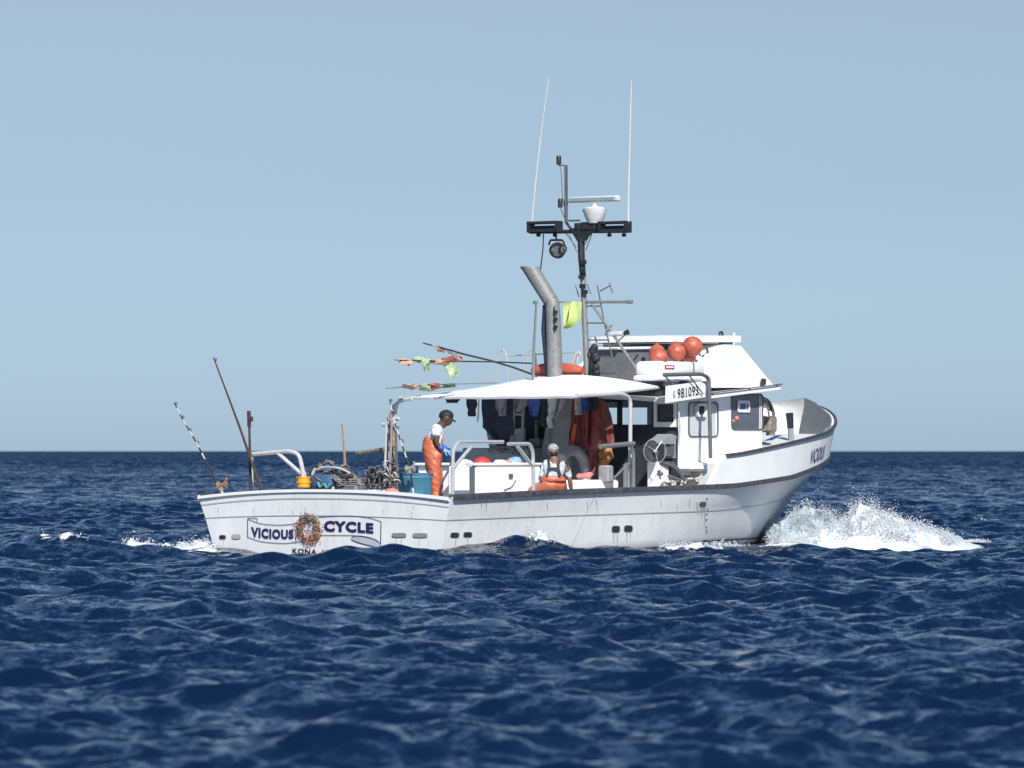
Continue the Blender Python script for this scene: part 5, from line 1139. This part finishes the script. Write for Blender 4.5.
mxs = t.nodes.new('ShaderNodeMixShader'); L(fm.outputs[0], mxs.inputs[0]); L(b.outputs[0], mxs.inputs[1]); L(fo.outputs[0], mxs.inputs[2]); L(mxs.outputs[0], t.nodes['Material Output'].inputs[0])
me.materials.append(m)

# ------------------------------------------------------------------ bow spray
def spray_mat():
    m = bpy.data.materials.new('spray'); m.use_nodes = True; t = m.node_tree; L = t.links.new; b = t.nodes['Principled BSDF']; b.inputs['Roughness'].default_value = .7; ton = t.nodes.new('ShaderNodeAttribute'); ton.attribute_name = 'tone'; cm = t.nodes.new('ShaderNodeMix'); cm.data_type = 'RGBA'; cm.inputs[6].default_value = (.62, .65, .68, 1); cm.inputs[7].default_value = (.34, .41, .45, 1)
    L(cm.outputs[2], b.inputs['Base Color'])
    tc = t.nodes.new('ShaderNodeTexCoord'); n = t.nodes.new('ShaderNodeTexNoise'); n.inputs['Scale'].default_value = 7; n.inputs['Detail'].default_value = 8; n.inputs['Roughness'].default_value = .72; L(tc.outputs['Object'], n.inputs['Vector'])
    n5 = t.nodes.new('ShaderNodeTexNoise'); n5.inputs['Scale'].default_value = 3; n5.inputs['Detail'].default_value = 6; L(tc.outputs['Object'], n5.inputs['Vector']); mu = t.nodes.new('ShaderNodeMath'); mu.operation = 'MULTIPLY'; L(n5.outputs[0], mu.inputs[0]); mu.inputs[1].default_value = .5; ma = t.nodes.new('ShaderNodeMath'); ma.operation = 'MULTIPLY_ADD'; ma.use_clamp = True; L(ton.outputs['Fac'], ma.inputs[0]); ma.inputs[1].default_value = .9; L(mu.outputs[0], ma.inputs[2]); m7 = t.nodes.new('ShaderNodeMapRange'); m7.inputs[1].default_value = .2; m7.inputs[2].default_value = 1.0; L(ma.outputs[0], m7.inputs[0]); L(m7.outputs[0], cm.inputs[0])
    at = t.nodes.new('ShaderNodeAttribute'); at.attribute_name = 'dens'; s = t.nodes.new('ShaderNodeMath'); s.operation = 'ADD'; L(n.outputs[0], s.inputs[0]); L(at.outputs['Fac'], s.inputs[1])
    mr = t.nodes.new('ShaderNodeMapRange'); mr.inputs[1].default_value = .50; mr.inputs[2].default_value = .80; L(s.outputs[0], mr.inputs[0]); L(mr.outputs[0], b.inputs['Alpha'])
    bp = t.nodes.new('ShaderNodeBump'); bp.inputs['Strength'].default_value = .6; bp.inputs['Distance'].default_value = .05; L(n.outputs[0], bp.inputs['Height']); L(bp.outputs[0], b.inputs['Normal'])
    return m
M['spray'] = spray_mat()
def mound(prof, d0, depth, seed, name, label_, solid=.72, nfl=9000, tone=0.0, big=1.0):
    x0, x1 = prof[0][0], prof[-1][0]; nu, nv = 260, 60; pp = [p[0] for p in prof]; ph_ = [p[1] for p in prof]
    U, V = np.meshgrid(np.linspace(x0, x1, nu), np.linspace(-1, 1, nv), indexing='ij'); D = d0+V*depth; Xw = (U-512)/F*d0
    def height(Xw, D, V, U):
        base = np.interp(U+6*(vfbm(Xw*2.2, D*1.5, seed, 3)-.5)*2, pp, ph_)
        cross = np.clip(1-np.abs(V+.25*(vfbm(Xw*1.6, D*.7, seed+4, 2)-.5))**1.7, 0, 1)**.8
        rid = 1-np.abs(2*vfbm(Xw*3.1+D*1.4, D*2.6-Xw*.8, seed+7, 4)-.94)*2.2
        return base*cross*(solid+.30*(rid-.5))-.35*(1-np.clip(cross*4, 0, 1))+.10*(vfbm(Xw*9, D*9, seed+2, 4)-.47)*np.minimum(1, base*4)-.13+0*U
    Z_ = height(Xw, D, V, U); Yw = D+.5*(vfbm(Xw*3, Z_*4+D, seed+11, 3)-.47)
    co = np.stack([Xw+.18*(vfbm(Xw*4+5, Z_*5, seed+12, 3)-.47), Yw, Z_], -1).reshape(-1, 3)
    i = (np.arange(nu-1)[:, None]*nv+np.arange(nv-1)[None]).reshape(-1); F_ = np.stack([i, i+nv, i+nv+1, i+1], -1)
    e_ = np.minimum((U-x0)/10, (x1-U)/14); dens = .62*np.clip(e_, 0, 1)-.05
    r = np.random.default_rng(seed); nd = nfl; px = r.uniform(x0, x1, nd); v = r.uniform(-.8, .8, nd); dd = d0+v*depth; xx = (px-512)/F*d0
    hh = height(xx, dd, v, px); keep = vfbm(px*.12, dd*1.3, seed+40, 3) > .40; pr = np.interp(px, pp, ph_)
    z = np.maximum(hh, 0)+r.exponential(.062, nd)*(pr*1.25+.1)*(.4+1.3*(vnoise(px*.16, px*0, seed+50)))+.0
    rad = (.003+.009*r.random(nd)**3)*big; px, dd, z, rad, xx = [q[keep & (z > .01)] for q in (px, dd, z, rad, xx)]; nd = len(px)
    tet = np.array([(1,0,0),(-1,0,0),(0,1,0),(0,-1,0),(0,0,1),(0,0,-1)], float); tf = np.array([(0,2,4),(2,1,4),(1,3,4),(3,0,4),(2,0,5),(1,2,5),(3,1,5),(0,3,5)])
    xx = xx+r.normal(0, .05, nd); ctr = np.stack([xx, dd, z], -1); st = 1+r.random((nd, 1, 3))*.8; dv = (ctr[:, None]+tet[None]*rad[:, None, None]*st).reshape(-1, 3); df = (np.arange(nd)[:, None, None]*6+tf[None]).reshape(-1, 3)+len(co)
    me = bpy.data.meshes.new(name); me.from_pydata(np.concatenate([co, dv]).tolist(), [], F_.tolist()+df.tolist()); me.polygons.foreach_set('use_smooth', [True]*len(me.polygons))
    a = me.attributes.new('dens', 'FLOAT', 'POINT'); a.data.foreach_set('value', np.concatenate([dens.reshape(-1), np.ones(len(dv))]).astype(np.float32))
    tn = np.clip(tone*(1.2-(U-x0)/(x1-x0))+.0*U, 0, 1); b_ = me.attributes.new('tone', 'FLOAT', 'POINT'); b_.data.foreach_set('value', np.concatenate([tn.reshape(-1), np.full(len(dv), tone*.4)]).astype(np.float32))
    me.materials.append(M['spray']); me.update(); o_ = bpy.data.objects.new(name, me); C.objects.link(o_); o_['kind'] = 'stuff'; o_['label'] = label_; o_['category'] = 'spray'; return o_
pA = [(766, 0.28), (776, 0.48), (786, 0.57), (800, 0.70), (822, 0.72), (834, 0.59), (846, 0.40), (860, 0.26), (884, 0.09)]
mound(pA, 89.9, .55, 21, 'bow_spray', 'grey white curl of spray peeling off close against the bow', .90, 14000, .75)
pB = [(786, 0.06), (806, 0.20), (826, 0.37), (843, 0.48), (850, 0.64), (858, 0.79), (866, 0.77), (876, 0.66), (890, 0.57), (905, 0.48), (925, 0.37), (945, 0.25), (965, 0.13), (984, 0.04)]
mound(pB, 88.3, .95, 22, 'bow_wave_foam', 'bright white foam crest thrown ahead to the right of the bow', .90, 30000, .0)
mound([(518, .20), (526, .44), (536, .54), (545, .46), (560, .16)], 79.9, .25, 31, 'hull_spray', 'small splash of foam breaking against the starboard side', .8, 2000)
mound([(146, .10), (168, .22), (190, .26), (206, .28), (218, .10)], 82.6, .4, 41, 'stern_spray', 'low line of white foam at the left corner of the stern', .8, 2000)
mound([(26, .14), (38, .44), (46, .34), (58, .26), (70, .32), (92, .30), (112, .12)], 79.6, .5, 61, 'wake_spray', 'broken foam on a small wave at the far left of the stern', .8, 1600)
mound([(112, .14), (130, .34), (146, .28), (166, .14)], 81.8, .3, 71, 'wake_spray', 'thin broken foam between the far left wave and the stern', .8, 1000)
mound([(655, .12), (684, .20), (700, .26), (716, .20), (745, .10)], 84.2, .25, 51, 'side_spray', 'thin line of foam along the waterline below the side davit', .8, 2000)
bpy.context.view_layer.update()
